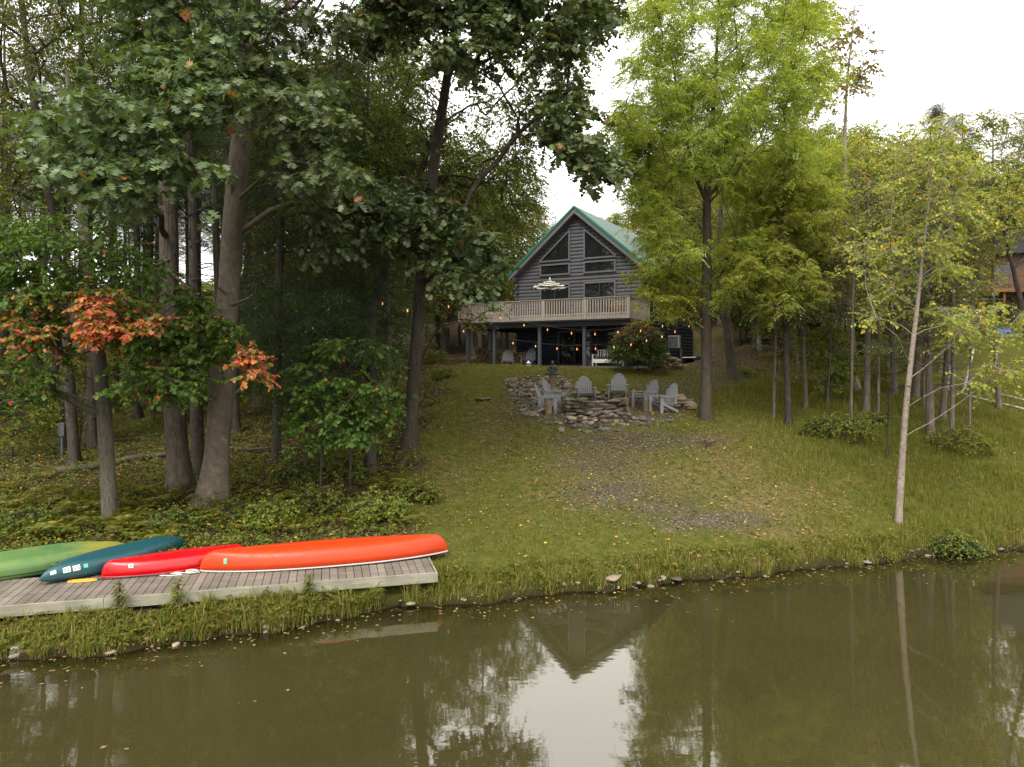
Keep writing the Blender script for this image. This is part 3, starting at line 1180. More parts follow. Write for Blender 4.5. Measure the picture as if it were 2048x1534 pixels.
def sticker(boat, name, mat, xc, thc, w, h, L, B, H, prof, pw, text=None, lift=.004, tmat=None):
    """A small decal that follows the hull; keel-up, so its top points down. Text is laid as outlines in the same way."""
    def mp(u, v, off):     # u to the right, v up, metres on the hull skin
        x = xc + u / (L / 2)
        b, hh = prof(xc)
        return hull_point(x, thc + v / (.55 * (B * b + H * hh)), L, B, H, prof, pw, off)
    n = 6
    vs = [mp((i / n - .5) * w, (j / n - .5) * h, lift) for j in range(n + 1) for i in range(n + 1)]
    fs = [(j * (n + 1) + i, j * (n + 1) + i + 1, (j + 1) * (n + 1) + i + 1, (j + 1) * (n + 1) + i) for j in range(n) for i in range(n)]
    s = MB().add(vs, fs).build(name, mat, boat)
    if text:
        cu = bpy.data.curves.new("text", 'FONT')
        cu.body = text
        cu.align_x, cu.align_y = 'CENTER', 'CENTER'
        cu.size = 1.0
        cu.resolution_u = 3
        ob = bpy.data.objects.new("text", cu)
        COL.objects.link(ob)
        bpy.context.view_layer.update()
        me = bpy.data.meshes.new_from_object(ob.evaluated_get(bpy.context.evaluated_depsgraph_get()))
        bpy.data.objects.remove(ob)
        bm = bmesh.new()
        bm.from_mesh(me)
        bmesh.ops.triangulate(bm, faces=bm.faces)
        xs = [v.co.x for v in bm.verts]
        ys = [v.co.y for v in bm.verts]
        cx, cy = (min(xs) + max(xs)) / 2, (min(ys) + max(ys)) / 2
        k = min(w * .86 / (max(xs) - min(xs)), h * .8 / (max(ys) - min(ys)))
        for v in bm.verts:
            v.co = Vector(mp(-(v.co.x - cx) * k, -(v.co.y - cy) * k, lift + .002))
        bm.to_mesh(me)
        bm.free()
        link_mesh("lettering", me, tmat, s)
    return s


def shiny(name, col, rough=.3, var=.08, scuff=(.3, .25, .2), amt=.35, spec=.5):
    t = NT(name)
    v = t.coord()
    c = t.mix(t.noise(v, 2.5, 4), tuple(x * (1 - var) for x in col), tuple(x * (1 + var) for x in col))
    sc = t.math('MAXIMUM', t.mapr(t.noise(t.mapping(v, (2.2, 26, 26)), 1.5, 5, .7), .58, .72), t.mapr(t.noise(v, 3.5, 8, .75), .60, .70))
    c = t.mix(t.math('MULTIPLY', sc, amt), c, scuff)
    r = t.mapr(t.noise(v, 9, 4), .3, .7, rough * .8, rough * 1.35)
    return t.done(t.bsdf(c, r, t.bump(t.noise(v, 3, 2), .05, .02), spec))


M_ORANGE = shiny("orange_hull", (.45, .038, .0045), .36, .07, (.40, .09, .035), .4, .35)
M_RED = shiny("red_hull", (.47, .0035, .007), .26, .06, (.55, .06, .05), .25)
M_TEAL = shiny("teal_hull", (.008, .058, .070), .38, .12, (.05, .10, .10), .4)
tk = NT("green_yellow_hull")
kv = tk.coord()
ks = tk.n("SeparateXYZ")
tk.l(kv, ks.inputs[0])
kf = tk.math('ADD', ks.outputs[0], tk.math('MULTIPLY', tk.math('SUBTRACT', tk.noise(tk.mapping(kv, (1, 5, 5)), 1.6, 4), .5), .9))
kc = tk.ramp(tk.mapr(kf, -1.8, 1.8), [(0, (.105, .19, .040)), (.42, (.085, .165, .045)), (.66, (.055, .14, .05)), (.76, (.20, .20, .035)), (1, (.235, .215, .04))])
kc = tk.mix(tk.mapr(tk.noise(kv, 3, 5), .45, .7, 0, .5), kc, (.17, .22, .05))
M_GREENHULL = tk.done(tk.bsdf(kc, .42, tk.bump(tk.noise(kv, 4, 3), .06, .02), .4))
M_GUNWALE = painted("gunwale_vinyl", (.40, .37, .35), .5, .08, 5, .05)
M_STICK = painted("sticker_green", (.10, .50, .30), .5, .2, 30)
M_STICKW = painted("sticker_white", (.75, .75, .73), .5, .05)
M_INK = painted("black_ink", (.012, .012, .012), .6)
M_YELLOW = painted("yellow_blade", (.62, .30, .015), .45, .12, 8, .1, .4, dirt=(.25, .14, .03))
M_ROPE = painted("white_rope", (.62, .58, .52), .9, .12, 60, .5)


def make_canoe(name, label, mat, trim, A, Bp, Bm, Hm, prof, pw, roll=0.0, sheer=.03):
    L = float(np.linalg.norm(np.array(A) - np.array(Bp)))
    t = thing(name, label, "canoe")
    place_boat(t, A, Bp, roll)
    hull = loft(L, Bm, Hm, prof, pw, 0, math.pi).build("hull", mat, t, 0, True)
    sm = hull.modifiers.new("shell", 'SOLIDIFY')
    sm.thickness = .008
    sm.offset = -1
    m = MB()
    for th, sg in ((0.0, -1), (math.pi, 1)):
        pts = [hull_point(x, th, L, Bm, Hm, prof, pw) + np.array([0, sg * .006, .0]) for x in np.sin(np.linspace(-1.55, 1.55, 40))]
        m.tube(pts, .017, 6)
    m.build("gunwale", trim, t, 0, True)
    m = MB()
    m.tube([(L / 2 * x, 0, Hm * prof(x)[1] + .0) for x in np.linspace(-.9, .9, 40)], .006, 6)
    m.build("keel_strip", mat, t, 0, True)
    m = MB()
    for x in (-.35, .0, .35):
        b = Bm * prof(x)[0]
        m.box((L / 2 * x - .05, -b + .012, .02), (L / 2 * x + .05, b - .012, .04))
    m.build("thwart", M_LOGWOOD, t)
    return t, (L, Bm, Hm, prof, pw)


cn, par = make_canoe("orange_canoe", "long orange canoe lying keel up across the right end of the dock", M_ORANGE, M_GUNWALE,
                     (-6.02, 13.50, DK_Z + .02), (-1.36, 14.78, DK_Z + .055), .45, .385, canoe_prof, .62)
sticker(cn, "registration_sticker", M_STICK, -.80, .38, .055, .10, *par)
rc_, par = make_canoe("red_canoe", "small bright red canoe lying keel up, its right end behind the orange canoe", M_RED, M_RED,
                      (-7.70, 13.12, DK_Z + .02), (-5.45, 14.37, DK_Z + .04), .36, .29, canoe_prof, .62)
sticker(rc_, "registration_sticker", M_STICKW, -.62, .55, .075, .10, *par)
sticker(rc_, "registration_sticker", M_STICK, -.62, .55, .05, .075, *par, lift=.008)


def make_kayak(name, label, mat, A, Bp, Bm, Hm, Dm, prof, pw, roll=0.0, bands=0):
    L = float(np.linalg.norm(np.array(A) - np.array(Bp)))
    t = thing(name, label, "kayak")
    place_boat(t, A, Bp, roll)
    h = loft(L, Bm, Hm, prof, pw, 0, math.pi)
    if bands:
        vv = []
        for v in h.v:
            b, hh = prof(v[0] / (L / 2))
            vv.append((v[0], v[1], v[2] + .018 * math.cos(v[1] / Bm * 9) * (v[2] / Hm)))
        h.v = vv
    h.build("hull", mat, t, 0, True)
    loft(L * .997, Bm * .985, Dm, prof, pw, 0, math.pi, zsign=-1).build("top_deck", mat, t, 0, True)
    m = MB()
    for th, sg in ((0.0, -1), (math.pi, 1)):
        m.tube([hull_point(x, th, L, Bm, Hm, prof, pw) + np.array([0, sg * .002, 0]) for x in np.sin(np.linspace(-1.56, 1.56, 40))], .009, 6)
    m.build("seam", M_DARK, t, 0, True)
    return t, (L, Bm, Hm, prof, pw)


tk_, par = make_kayak("teal_kayak", "dark teal kayak lying keel up between the green kayak and the red canoe", M_TEAL,
                      (-8.52, 12.62, DK_Z + .10), (-7.0, 15.0, DK_Z + .17), .33, .26, .10, kayak_prof, .7, roll=.08)
L_, B_ = par[0], par[1]
sticker(tk_, "white_decal", M_STICKW, -.87, .62, .085, .075, *par)
sticker(tk_, "number_plate", M_STICKW, -.73, .50, .115, .115, *par, text="26", tmat=M_INK)
sticker(tk_, "letter_plate", M_STICKW, -.625, .46, .115, .115, *par, text="SS", tmat=M_INK)
sticker(tk_, "registration_sticker", M_STICK, -.52, .46, .07, .085, *par)
gk, par = make_kayak("green_kayak", "wide green and yellow kayak lying keel up at the left end of the dock", M_GREENHULL,
                     (-10.6, 12.35, DK_Z + .13), (-8.05, 14.75, DK_Z + .12), .46, .24, .13, kayak_prof, .55, roll=.10, bands=1)

t = thing("paddle", "yellow paddle blade sticking out under the red canoe on the dock", "paddle", (-7.92, 12.88, DK_Z + .012), math.atan2(.12, 1) + .1)
pts = []
for k in range(20):
    a = 2 * math.pi * k / 20
    pts.append((.24 * math.cos(a) * (1 if math.cos(a) < 0 else 1.15), .085 * superell(math.sin(a), .7)))
m = MB()
m.add([(x, y, 0) for x, y in pts] + [(x * .97, y * .9, .018) for x, y in pts], [tuple(reversed(range(20))), tuple(range(20, 40))] + [(i, (i + 1) % 20, 20 + (i + 1) % 20, 20 + i) for i in range(20)])
m.tube([(-.15, 0, .018), (.2, 0, .020)], .009, 6)
m.build("blade", M_YELLOW, t)
MB().tube([(.25, 0, .012), (1.5, .05, .02)], .014, 8).build("shaft", M_DARK, t)

m = MB()
pts = []
q = (-6.08, 13.40)
for k in range(46):
    a = k * .45
    r = .13 - .0012 * k
    if k < 28:
        pts.append((q[0] - .03 + r * math.cos(a), q[1] - .03 + r * .75 * math.sin(a), DK_Z + .015 + .004 * k * .5))
    else:
        s = (k - 28) / 18
        pts.append((q[0] - .15 - .42 * math.sin(s * math.pi) * (1 if s < .5 else 1.0), q[1] - .05 - .10 * s + .05 * math.sin(s * 9), DK_Z + .02))
for k in range(10):
    pts.append((q[0] - .15 - .045 * k, q[1] - .16 - .006 * k + .012 * math.sin(k), DK_Z + .014))
m.tube(pts, .010, 6)
tag(m.build("rope", M_ROPE, None, 0, True), "coil of white rope on the dock at the orange canoe's left tip", "rope")


# ------------------------------------------------------------ stones
M_SLATE = M_STONE.copy()
M_SLATE.name = "brown_slate"
for nd in M_SLATE.node_tree.nodes:
    if nd.type == 'VALTORGB' and len(nd.color_ramp.elements) == 6:
        for e, c in zip(nd.color_ramp.elements, [(.048, .040, .031), (.088, .072, .052), (.045, .040, .034), (.135, .110, .076), (.19, .16, .115), (.10, .072, .048)]):
            e.color = (*c, 1)


def stone_mesh(name, seed, flat=1.0, sub=2):
    r = np.random.default_rng(seed)
    bm = bmesh.new()
    bmesh.ops.create_icosphere(bm, subdivisions=sub, radius=.5)
    planes = [(Vector(r.normal(size=3)).normalized(), r.uniform(.26, .42)) for _ in range(9)]
    sc = Vector((r.uniform(.9, 1.3), r.uniform(.75, 1.05), r.uniform(.5, .75) * flat))
    for v in bm.verts:
        for n, d in planes:
            e = v.co.dot(n) - d
            if e > 0:
                v.co -= n * e
        v.co = Vector((v.co.x * sc.x, v.co.y * sc.y, v.co.z * sc.z)) * 1.15
    me = bpy.data.meshes.new(name)
    bm.to_mesh(me)
    bm.free()
    me.materials.append(M_STONE)
    return me


STONES = [stone_mesh("stone", s) for s in range(8)]
FLATS = [stone_mesh("flat_stone", 20 + s, .5) for s in range(6)]


def stone_arrays(lst):
    """Join many placed stones into one mesh: (mesh, location, euler, scale)."""
    V, F, b = [], [], 0
    for me, loc, eul, sc in lst:
        co = np.empty(len(me.vertices) * 3, np.float32)
        me.vertices.foreach_get("co", co)
        co = co.reshape(-1, 3) * np.array(sc)
        R = np.array(Matrix.Rotation(eul[2], 3, 'Z') @ Matrix.Rotation(eul[1], 3, 'Y') @ Matrix.Rotation(eul[0], 3, 'X'))
        V.append(co @ R.T + np.array(loc))
        ix = np.empty(len(me.polygons) * 3, np.int32)
        me.polygons.foreach_get("vertices", ix)
        F.append(ix.reshape(-1, 3) + b)
        b += len(co)
    return np.concatenate(V), np.concatenate(F)


rs = random.Random(11)
pit = thing("fire_pit", "round dry-stacked stone fire pit between the adirondack chairs", "fire pit", (PITC[0] - .08, PITC[1] - .15, 2.74))
lst = []
for lay in range(5):
    k = 15 if lay < 4 else 12
    for i in range(k):
        a = 2 * math.pi * (i + .5 * (lay % 2) + rs.uniform(-.2, .2)) / k
        R = 1.02 - lay * .02 + rs.uniform(-.05, .05)
        s = rs.uniform(.40, .66)
        lst.append((rs.choice(FLATS), (R * math.cos(a), R * .95 * math.sin(a), .05 + lay * .105 + rs.uniform(-.03, .03)),
                    (rs.uniform(-.1, .1), rs.uniform(-.1, .1), a + math.pi / 2 + rs.uniform(-.25, .25)), (s * .95, s * .75, rs.uniform(.30, .55))))
v, f = stone_arrays(lst)
link_mesh("stone_ring", mesh_np("stone_ring", v, [f]), M_SLATE, pit)
MB().lathe([(.8, 0), (.8, .24), (.5, .28), (.01, .29)], 20).build("ash_bed", M_ASH, pit)

# retaining wall in front of the terrace
lst = []
for lay in range(6):
    for i in range(26):
        a = math.pi * (1.27 + .46 * (i + rs.uniform(-.3, .3)) / 26)
        big = rs.random() < .16
        s = rs.uniform(.36, .50) if big else rs.uniform(.16, .32)
        R = 1.0 - lay * .012 + rs.uniform(-.02, .02)
        x, y = PIT[0] - .1 + 3.15 * R * math.cos(a), PIT[1] + 2.35 * R * math.sin(a)
        edge = abs(i / 26 - .5) * 2
        if lay * .10 > .52 - .42 * edge ** 2:
            continue
        lst.append((rs.choice(STONES), (x, y, gz(x, y - .3) + .02 + lay * .10), (rs.uniform(-.3, .3), rs.uniform(-.3, .3), rs.uniform(0, 6.3)), (s, s, s * rs.uniform(.6, .95))))
v, f = stone_arrays(lst)
c = v.mean(0)
o = link_mesh("retaining_wall", mesh_np("retaining_wall", v - c, [f]), M_STONE)
o.location = c
tag(o, "curved dry stone retaining wall of mixed field stones below the fire pit", "retaining wall")

# loose stones on the bank around the terrace: the largest one by one, the small rubble as one
ROCKLAB = {
    "a": ("loose gray field stone on the rocky bank around the seated statue", "loose stones on the rocky bank around the statue"),
    "b": ("loose field stone in the low stone edging behind the two middle chairs", "loose stones behind the middle chairs"),
    "c": ("flat loose stone lying in the gravel along the rim of the fire pit terrace", "flat stones on the rim of the fire pit terrace")}
small = []


def scatter_rocks(key, poly, n, smin, smax, lift=.0):
    poly = np.array(poly, float)
    k = 0
    while k < n:
        px, py = rs.uniform(poly[:, 0].min(), poly[:, 0].max()), rs.uniform(poly[:, 1].min(), poly[:, 1].max())
        if not in_poly(px, py, poly):
            continue
        p = hit(px, py)
        s = smin + (smax - smin) * rs.random() ** 2.2
        loc = (p[0], p[1], p[2] + s * .12 + lift)
        e = (rs.uniform(-.4, .4), rs.uniform(-.4, .4), rs.uniform(0, 6.3))
        me = rs.choice(STONES + FLATS)
        if s > (smin + (smax - smin) * .26):
            o = bpy.data.objects.new("field_stone", me)
            COL.objects.link(o)
            o.location, o.rotation_euler, o.scale = loc, e, (s,) * 3
            tag(o, ROCKLAB[key][0], "stone", ROCKLAB[key][1])
        else:
            small.append((me, loc, e, (s,) * 3))
        k += 1


def in_poly(x, y, poly):
    c = False
    j = len(poly) - 1
    for i in range(len(poly)):
        if (poly[i][1] > y) != (poly[j][1] > y) and x < (poly[j][0] - poly[i][0]) * (y - poly[i][1]) / (poly[j][1] - poly[i][1]) + poly[i][0]:
            c = not c
        j = i
    return c


scatter_rocks("a", [(1010, 762), (1060, 752), (1120, 752), (1160, 770), (1150, 790), (1090, 800), (1075, 835), (1045, 830), (1020, 795)], 430, .09, .34)
scatter_rocks("b", [(1150, 792), (1180, 782), (1260, 782), (1330, 795), (1390, 800), (1395, 818), (1300, 812), (1200, 806)], 190, .09, .32, .04)
scatter_rocks("c", [(1040, 826), (1090, 835), (1120, 850), (1250, 852), (1330, 836), (1360, 838), (1300, 858), (1200, 868), (1110, 862)], 40, .08, .26)
for px, py, s in ((1228, 1163, .34), (1352, 1163, .30), (960, 802, .42), (975, 800, .3), (1262, 1168, .14)):
    p = hit(px, py)
    o = bpy.data.objects.new("field_stone", rs.choice(FLATS))
    COL.objects.link(o)
    o.location, o.rotation_euler, o.scale = (p[0], p[1], p[2] + s * .15), (.1, .1, rs.uniform(0, 6)), (s,) * 3
    tag(o, {1228: "pale flat stone at the water's edge below the center of the lawn", 1352: "dark gray stone at the water's edge right of the pale one",
            960: "pale flat stone lying alone on the grass left of the rocky bank", 975: "smaller stone beside the pale flat one on the grassy slope",
            1262: "tiny stone at the water's edge between the pale and the dark one"}[px], "stone")
for px, py, rx, ry, n, s in ((1270, 885, 200, 30, 700, .05), (1240, 985, 140, 50, 700, .045), (1400, 1040, 150, 26, 500, .045), (1190, 825, 190, 26, 400, .07), (1430, 720, 110, 30, 350, .07), (1330, 775, 90, 16, 160, .06)):
    for _ in range(int(n * .85)):
        p = hit(rs.gauss(px, rx * .55), rs.gauss(py, ry * .55))
        e = rs.uniform(.5, 1.4) * s
        small.append((rs.choice(STONES[:3]), (p[0], p[1], p[2] + e * .1), (rs.uniform(-.4, .4), 0, rs.uniform(0, 6)), (e, e, e * .7)))
for _ in range(190):
    x_ = rs.uniform(-10, 14)
    y_ = float(shore_y(x_)[()]) + rs.gauss(.02, .10)
    e = .04 + .15 * rs.random() ** 4
    small.append((rs.choice(STONES), (x_, y_, max(gz(x_, y_), -.03) + e * .1), (rs.uniform(-.4, .4), 0, rs.uniform(0, 6)), (e, e, e * .7)))
LOWST = [stone_mesh("pebble", 40 + s, .7, 1) for s in range(3)]
small = [(m_ if sc[0] > .1 else LOWST[i % 3], l_, e_, sc) for i, (m_, l_, e_, sc) in enumerate(small)]
M_PEBBLE = M_STONE.copy()
M_PEBBLE.name = "pale_gravel"
for nd in M_PEBBLE.node_tree.nodes:
    if nd.type == 'VALTORGB' and len(nd.color_ramp.elements) == 6:
        for e, c in zip(nd.color_ramp.elements, [(.13, .115, .088), (.24, .21, .16), (.18, .16, .125), (.31, .27, .20), (.36, .315, .24), (.22, .17, .115)]):
            e.color = (*c, 1)
v, f = stone_arrays(small)
tag(link_mesh("stone_rubble", mesh_np("stone_rubble", v, [f]), M_PEBBLE), "small stones and gravel scattered on the slope", "rubble", None, "stuff")


# ------------------------------------------------------------ log stumps, firewood, statue
def stump(px, py, Y, r, h, label, name="log_stump", cat="log"):
    p = P(px, py, Y)
    t = thing(name, label, cat, (p[0], p[1], gz(p[0], p[1]) - .02))
    MB().lathe([(r * 1.05, 0), (r, h * .3), (r * .97, h * .8), (r * .99, h)], 16).build("log_side", M_LOGWOOD, t, 0, False)
    MB().lathe([(r * .93, h + .002), (r * .9, h + .012)], 16).build("cut_face", M_FIREWOOD, t)
    return t


stump(1097, 829, 24.9, .13, .50, "short upright log used as a side table beside the leftmost chair")
stump(1251, 818, 25.9, .13, .48, "short upright log just right of the fire pit")
stump(1293, 822, 25.7, .12, .46, "short upright log between the two chairs on the right")
sp = stump(1105, 786, 29.6, .16, .66, "upright log post carrying the dark seated statue", "statue_post", "log post")


st = thing("meditating_statue", "dark cross-legged seated statue on the log post above the chairs", "statue", (sp.location.x, sp.location.y, sp.location.z + .665), rad(-8))
mbd = bpy.data.metaballs.new("figure")
mbd.resolution = mbd.render_resolution = .016
mbd.threshold = .6


def blob(p, q, r):
    """A run of overlapping balls between two joints, grown into one skin."""
    p, q = Vector(p), Vector(q)
    k = max(1, int((q - p).length / (min(r) * .55)))
    for i in range(k + 1):
        e = mbd.elements.new()
        e.co = p.lerp(q, i / k)
        e.radius = (r[0] + (r[1] - r[0]) * i / k) * 1.45


blob((0, .02, .07), (0, .02, .17), (.085, .078))
blob((0, .02, .17), (0, .01, .29), (.078, .092))
blob((0, .0, .30), (0, -.005, .40), (.040, .034))
blob((0, -.012, .43), (0, 0, .465), (.064, .078))
blob((0, .005, .525), (0, .005, .527), (.017, .016))
blob((0, -.066, .445), (0, -.068, .44), (.010, .012))
for s_ in (-1, 1):
    blob((s_ * .055, .0, .455), (s_ * .062, .0, .44), (.012, .012))
    blob((s_ * .07, .0, .06), (s_ * .22, -.09, .05), (.060, .042))
    blob((s_ * .22, -.09, .05), (-s_ * .03, -.165, .045), (.040, .028))
    blob((s_ * .06, .01, .315), (s_ * .125, .01, .305), (.052, .050))
    blob((s_ * .125, .01, .305), (s_ * .155, -.02, .19), (.046, .040))
    blob((s_ * .155, -.02, .19), (s_ * .03, -.13, .12), (.038, .030))
    blob((s_ * .03, -.13, .12), (-s_ * .01, -.145, .115), (.028, .026))
mob = bpy.data.objects.new("figure", mbd)
COL.objects.link(mob)
bpy.context.view_layer.update()
fig_me = bpy.data.meshes.new_from_object(mob.evaluated_get(bpy.context.evaluated_depsgraph_get()))
bpy.data.objects.remove(mob)
bpy.data.metaballs.remove(mbd)
fig_me.materials.clear()
link_mesh("figure", fig_me, M_STATUE, st, True)
st.scale = (1.12,) * 3
MB().lathe([(.15, 0), (.155, .012), (.15, .026)], 20).build("plinth", M_STATUE, st)

fw = MB()
for k in range(3):
    a = 2 * math.pi * k / 3 + .3
    a2 = 2 * math.pi * (k + 1) / 3 + .3
    fw.add([], [])
tri = [(.075, 0), (-.02, .06), (-.055, .03), (-.06, -.04), (.0, -.06)]
me_fw = MB().prism([(x, z) for x, z in tri], -.22, .22).build("split_log", M_FIREWOOD)
FW = me_fw.data
bpy.data.objects.remove(me_fw)
rdm = MB().tube([(0, -.22, 0), (0, .22, 0)], [.07, .065], 9).build("round_log", M_LOGWOOD)
FR = rdm.data
bpy.data.objects.remove(rdm)


def woodpile(n, loc_fn, label, group, meshes):
    for i in range(n):
        loc, eul, s = loc_fn(i)
        o = bpy.data.objects.new("firewood_log", meshes[i % len(meshes)])
        COL.objects.link(o)
        o.location, o.rotation_euler, o.scale = loc, eul, (s,) * 3
        tag(o, label, "firewood", group)


def pile_right(i):
    r = i / 46
    px, py = 1335 + rs.uniform(-28, 28), 0
    p = P(px, 735, 35.2 + rs.uniform(-.5, .6))
    top = .75 * (1 - (abs(px - 1332) / 34) ** 1.6)
    return (p[0], p[1], gz(p[0], p[1]) + .06 + top * rs.random()), (rs.uniform(-.45, .45), rs.uniform(0, 6), rs.uniform(-.4, 2.6)), rs.uniform(.9, 1.35)


woodpile(70, pile_right, "split log in the loose pale firewood heap right of the round bush", "firewood heap beside the bush", [FW, FW, FR])


def pile_left(i):
    row, k = divmod(i, 26)
    q = hl(-5.9 + k * .135 + rs.uniform(-.03, .03), -1.2 + rs.uniform(-.12, .12))
    return (q[0], q[1], gz(q[0], q[1]) + .07 + row * .135 + rs.uniform(-.015, .015)), (0, rs.uniform(0, 6), HOUSE_A + rs.uniform(-.15, .15)), rs.uniform(.95, 1.15)


woodpile(26 * 7, pile_left, "log end in the long dark firewood stack under the left end of the deck", "firewood stack under the deck", [FR, FW, FR])


def pile_chair(i):
    p = P(1362 + rs.uniform(-24, 24), 825, 26.6 + rs.uniform(-.3, .3))
    return (p[0], p[1], gz(p[0], p[1]) + .05 + rs.random() * .38 * (1 - (abs(p[0] - 6.4) / .55) ** 2 * .6)), (rs.uniform(-.1, .1), rs.uniform(0, 6), rs.uniform(1.2, 1.9)), rs.uniform(.8, 1.2)


woodpile(26, pile_chair, "brown split log in the small pile right of the rightmost adirondack chair", "firewood pile by the chairs", [FW])

t = thing("fire_tools", "thin black iron fire poker and tongs leaning at the left side of the fire pit", "fire tool", (PITC[0] - 1.55, PITC[1] - .45, 2.74))
MB().tube([(0, 0, 0), (.35, .12, .55), (.55, .2, .9)], .012, 6).build("poker", M_DARK, t)
MB().tube([(-.1, -.05, 0), (.1, .05, .3), (.4, .15, .5)], .011, 6).build("tongs", M_DARK, t)
MB().tube([(-.15, .05, .0), (.05, .1, .2), (.3, .2, .36)], .011, 6).build("rod", M_DARK, t)


# ------------------------------------------------------------ string lights
tb = NT("warm_bulb")
eb = tb.n("Emission")
eb.inputs["Color"].default_value = (1.0, .40, .11, 1)
eb.inputs["Strength"].default_value = 1.1
M_BULB = tb.done(eb.outputs[0])


def string_light(label, bulbs, ends, sag=.15):
    pts = [P(*b) for b in bulbs]
    t = thing("string_light", label, "string light", tuple(pts[0]))
    o = pts[0]
    knots = [P(*ends[0])] + [p + np.array([0, 0, .22]) for p in pts] + [P(*ends[1])]
    cord = []
    for a, b in zip(knots[:-1], knots[1:]):
        for k in range(6):
            s = k / 6
            q = a + (b - a) * s
            cord.append(q - o - np.array([0, 0, .04 * math.sin(math.pi * s) * min(1, np.linalg.norm(b - a))]))
    cord.append(knots[-1] - o)
    MB().tube(cord, .009, 5).build("cord", M_DARK, t)
    for p in pts:
        s = MB().lathe([(.02, .07), (.024, .10), (.024, .16), (.012, .2)], 8).build("socket", M_DARK, t)
        s.location = p - o
        b = MB().lathe([(.005, -.04), (.018, -.03), (.023, -.005), (.020, .03), (.015, .068)], 10).build("bulb", M_BULB, s, 0, True)


YB = 34.0
string_light("upper string of warm bulbs hung across the front of the dark porch",
             [(1001, 636, 36.5), (1048, 651, 35.5), (1095, 660, 34.8), (1143, 667, 34.2), (1190, 669, 33.6), (1236, 665, 33.2), (1281, 662, 32.9), (1325, 653, 33)], [(960, 612, 37.5), (1412, 628, 25.4)])
string_light("lower string of warm bulbs sagging across the middle of the dark porch",
             [(927, 663, 36), (1026, 687, 35), (1071, 693, 34.4), (1114, 698, 33.8), (1154, 699, 33.4), (1191, 698, 33), (1228, 695, 32.7), (1262, 690, 32.4), (1293, 682, 32.2), (1324, 674, 32)], [(842, 640, 22.3), (1405, 640, 25.4)])
string_light("string of warm bulbs hung in the trees left of the deck",
             [(668, 599, 27), (683, 606, 27), (690, 607, 27.5), (765, 608, 26), (815, 622, 24), (897, 614, 30)], [(610, 560, 27), (960, 620, 37)])
string_light("string of warm bulbs near the right side wall behind the big ash tree",
             [(1350, 664, 36), (1368, 641, 37), (1378, 653, 38), (1403, 639, 38), (1426, 625, 39), (1444, 609, 40)], [(1330, 640, 35), (1470, 600, 40)])

# ------------------------------------------------------------ neighbour's house and lawn things on the right
nb = P(1995, 640, 50)
gzn = gz(nb[0], nb[1])
nh = thing("neighbor_house", "brown wooden house with a railed deck half hidden by trees at the right edge", "house", (nb[0], nb[1], gzn), rad(-4))
M_BRNWALL = painted("brown_siding", (.11, .07, .045), .8, .2, 4, .2)
NZ = P(1995, 578, 50)[2] - gzn
MB().box((-3.6, 3.2, -1), (12, 12, NZ + 3.0)).build("wall", M_BRNWALL, nh)
MB().prism([(-4.2, NZ + 2.95), (12.6, NZ + 2.95), (4.2, NZ + 6.2)], 2.5, 12.6).build("roof", M_DARK, nh)
m = MB()
m.box((-2.7, -.2, NZ - .22), (9, 3.15, NZ))
m.build("deck_floor", M_BROWNWOOD, nh)
m = MB()
for k in range(84):
    m.box((-2.65 + k * .14, -.16, NZ + .05), (-2.61 + k * .14, -.12, NZ + .95))
m.box((-2.7, -.2, NZ + .95), (9, -.08, NZ + 1.0))
for k in range(22):
    m.box((-2.68, -.1 + k * .14, NZ + .05), (-2.64, -.06 + k * .14, NZ + .95))
m.box((-2.72, -.07, NZ + .95), (-2.6, 3.1, NZ + 1.0))
m.build("deck_railing", M_BROWNWOOD, nh)
for xx in (-2.4, .4, 3.2, 6):
    MB().box((xx, 0, -1.2), (xx + .16, .16, NZ - .22)).build("deck_post", M_BROWNWOOD, nh)
for xx in (-1.5, 1.4):
    f_ = MB().box((xx, 3.13, NZ + .3), (xx + 1.5, 3.19, NZ + 2.1)).build("window", M_TRIM, nh)
    MB().box((xx + .1, 3.10, NZ + .4), (xx + 1.4, 3.128, NZ + 2.0)).build("pane", M_GLASS, f_)
q = P(1975, 628, 47)
M_TARP = painted("blue_tarp", (.02, .10, .34), .35, .3, 4, .5)
m = MB()
vs = []
for j in range(9):
    for i in range(13):
        u, w = i / 12, j / 8
        vs.append((-1.6 + 3.2 * u, -.6 + 1.2 * w, max(0.02, .55 * math.sin(math.pi * w) ** .6 * (.5 + .5 * math.sin(u * 7 + 1) ** 2) * math.sin(math.pi * min(1, max(0, u * 1.0))) ** .4) + .03 * math.sin(17 * u + 9 * w)))
m.add(vs, [(j * 13 + i, j * 13 + i + 1, (j + 1) * 13 + i + 1, (j + 1) * 13 + i) for j in range(8) for i in range(12)])
o = m.build("tarp", M_TARP, None, 0, True)
o.location = (q[0], q[1], gz(q[0], q[1]) + .05)
tag(o, "crumpled blue tarp under the brown neighbor's deck", "tarp")
a, b = hit(1870, 640), hit(2048, 636)
a, b = P(1925, 637, 46), P(2075, 633, 46)
m = MB()
m.box((-3, -.08, -.5), (3.5, .08, .10))
o = m.build("lawn_edging", M_DOCKSIDE, None)
o.location = (a[0] + 2.4, 46, gz(a[0] + 2.4, 46) + .1)
tag(o, "pale timber edging along the top of the lawn below the brown deck", "edging")
M_BIRCHPOLE = bark("birch_pole_bark", (.34, .33, .31), (.55, .54, .51), None, (3, 3, 22), .25, spots=(.03, .03, .028))
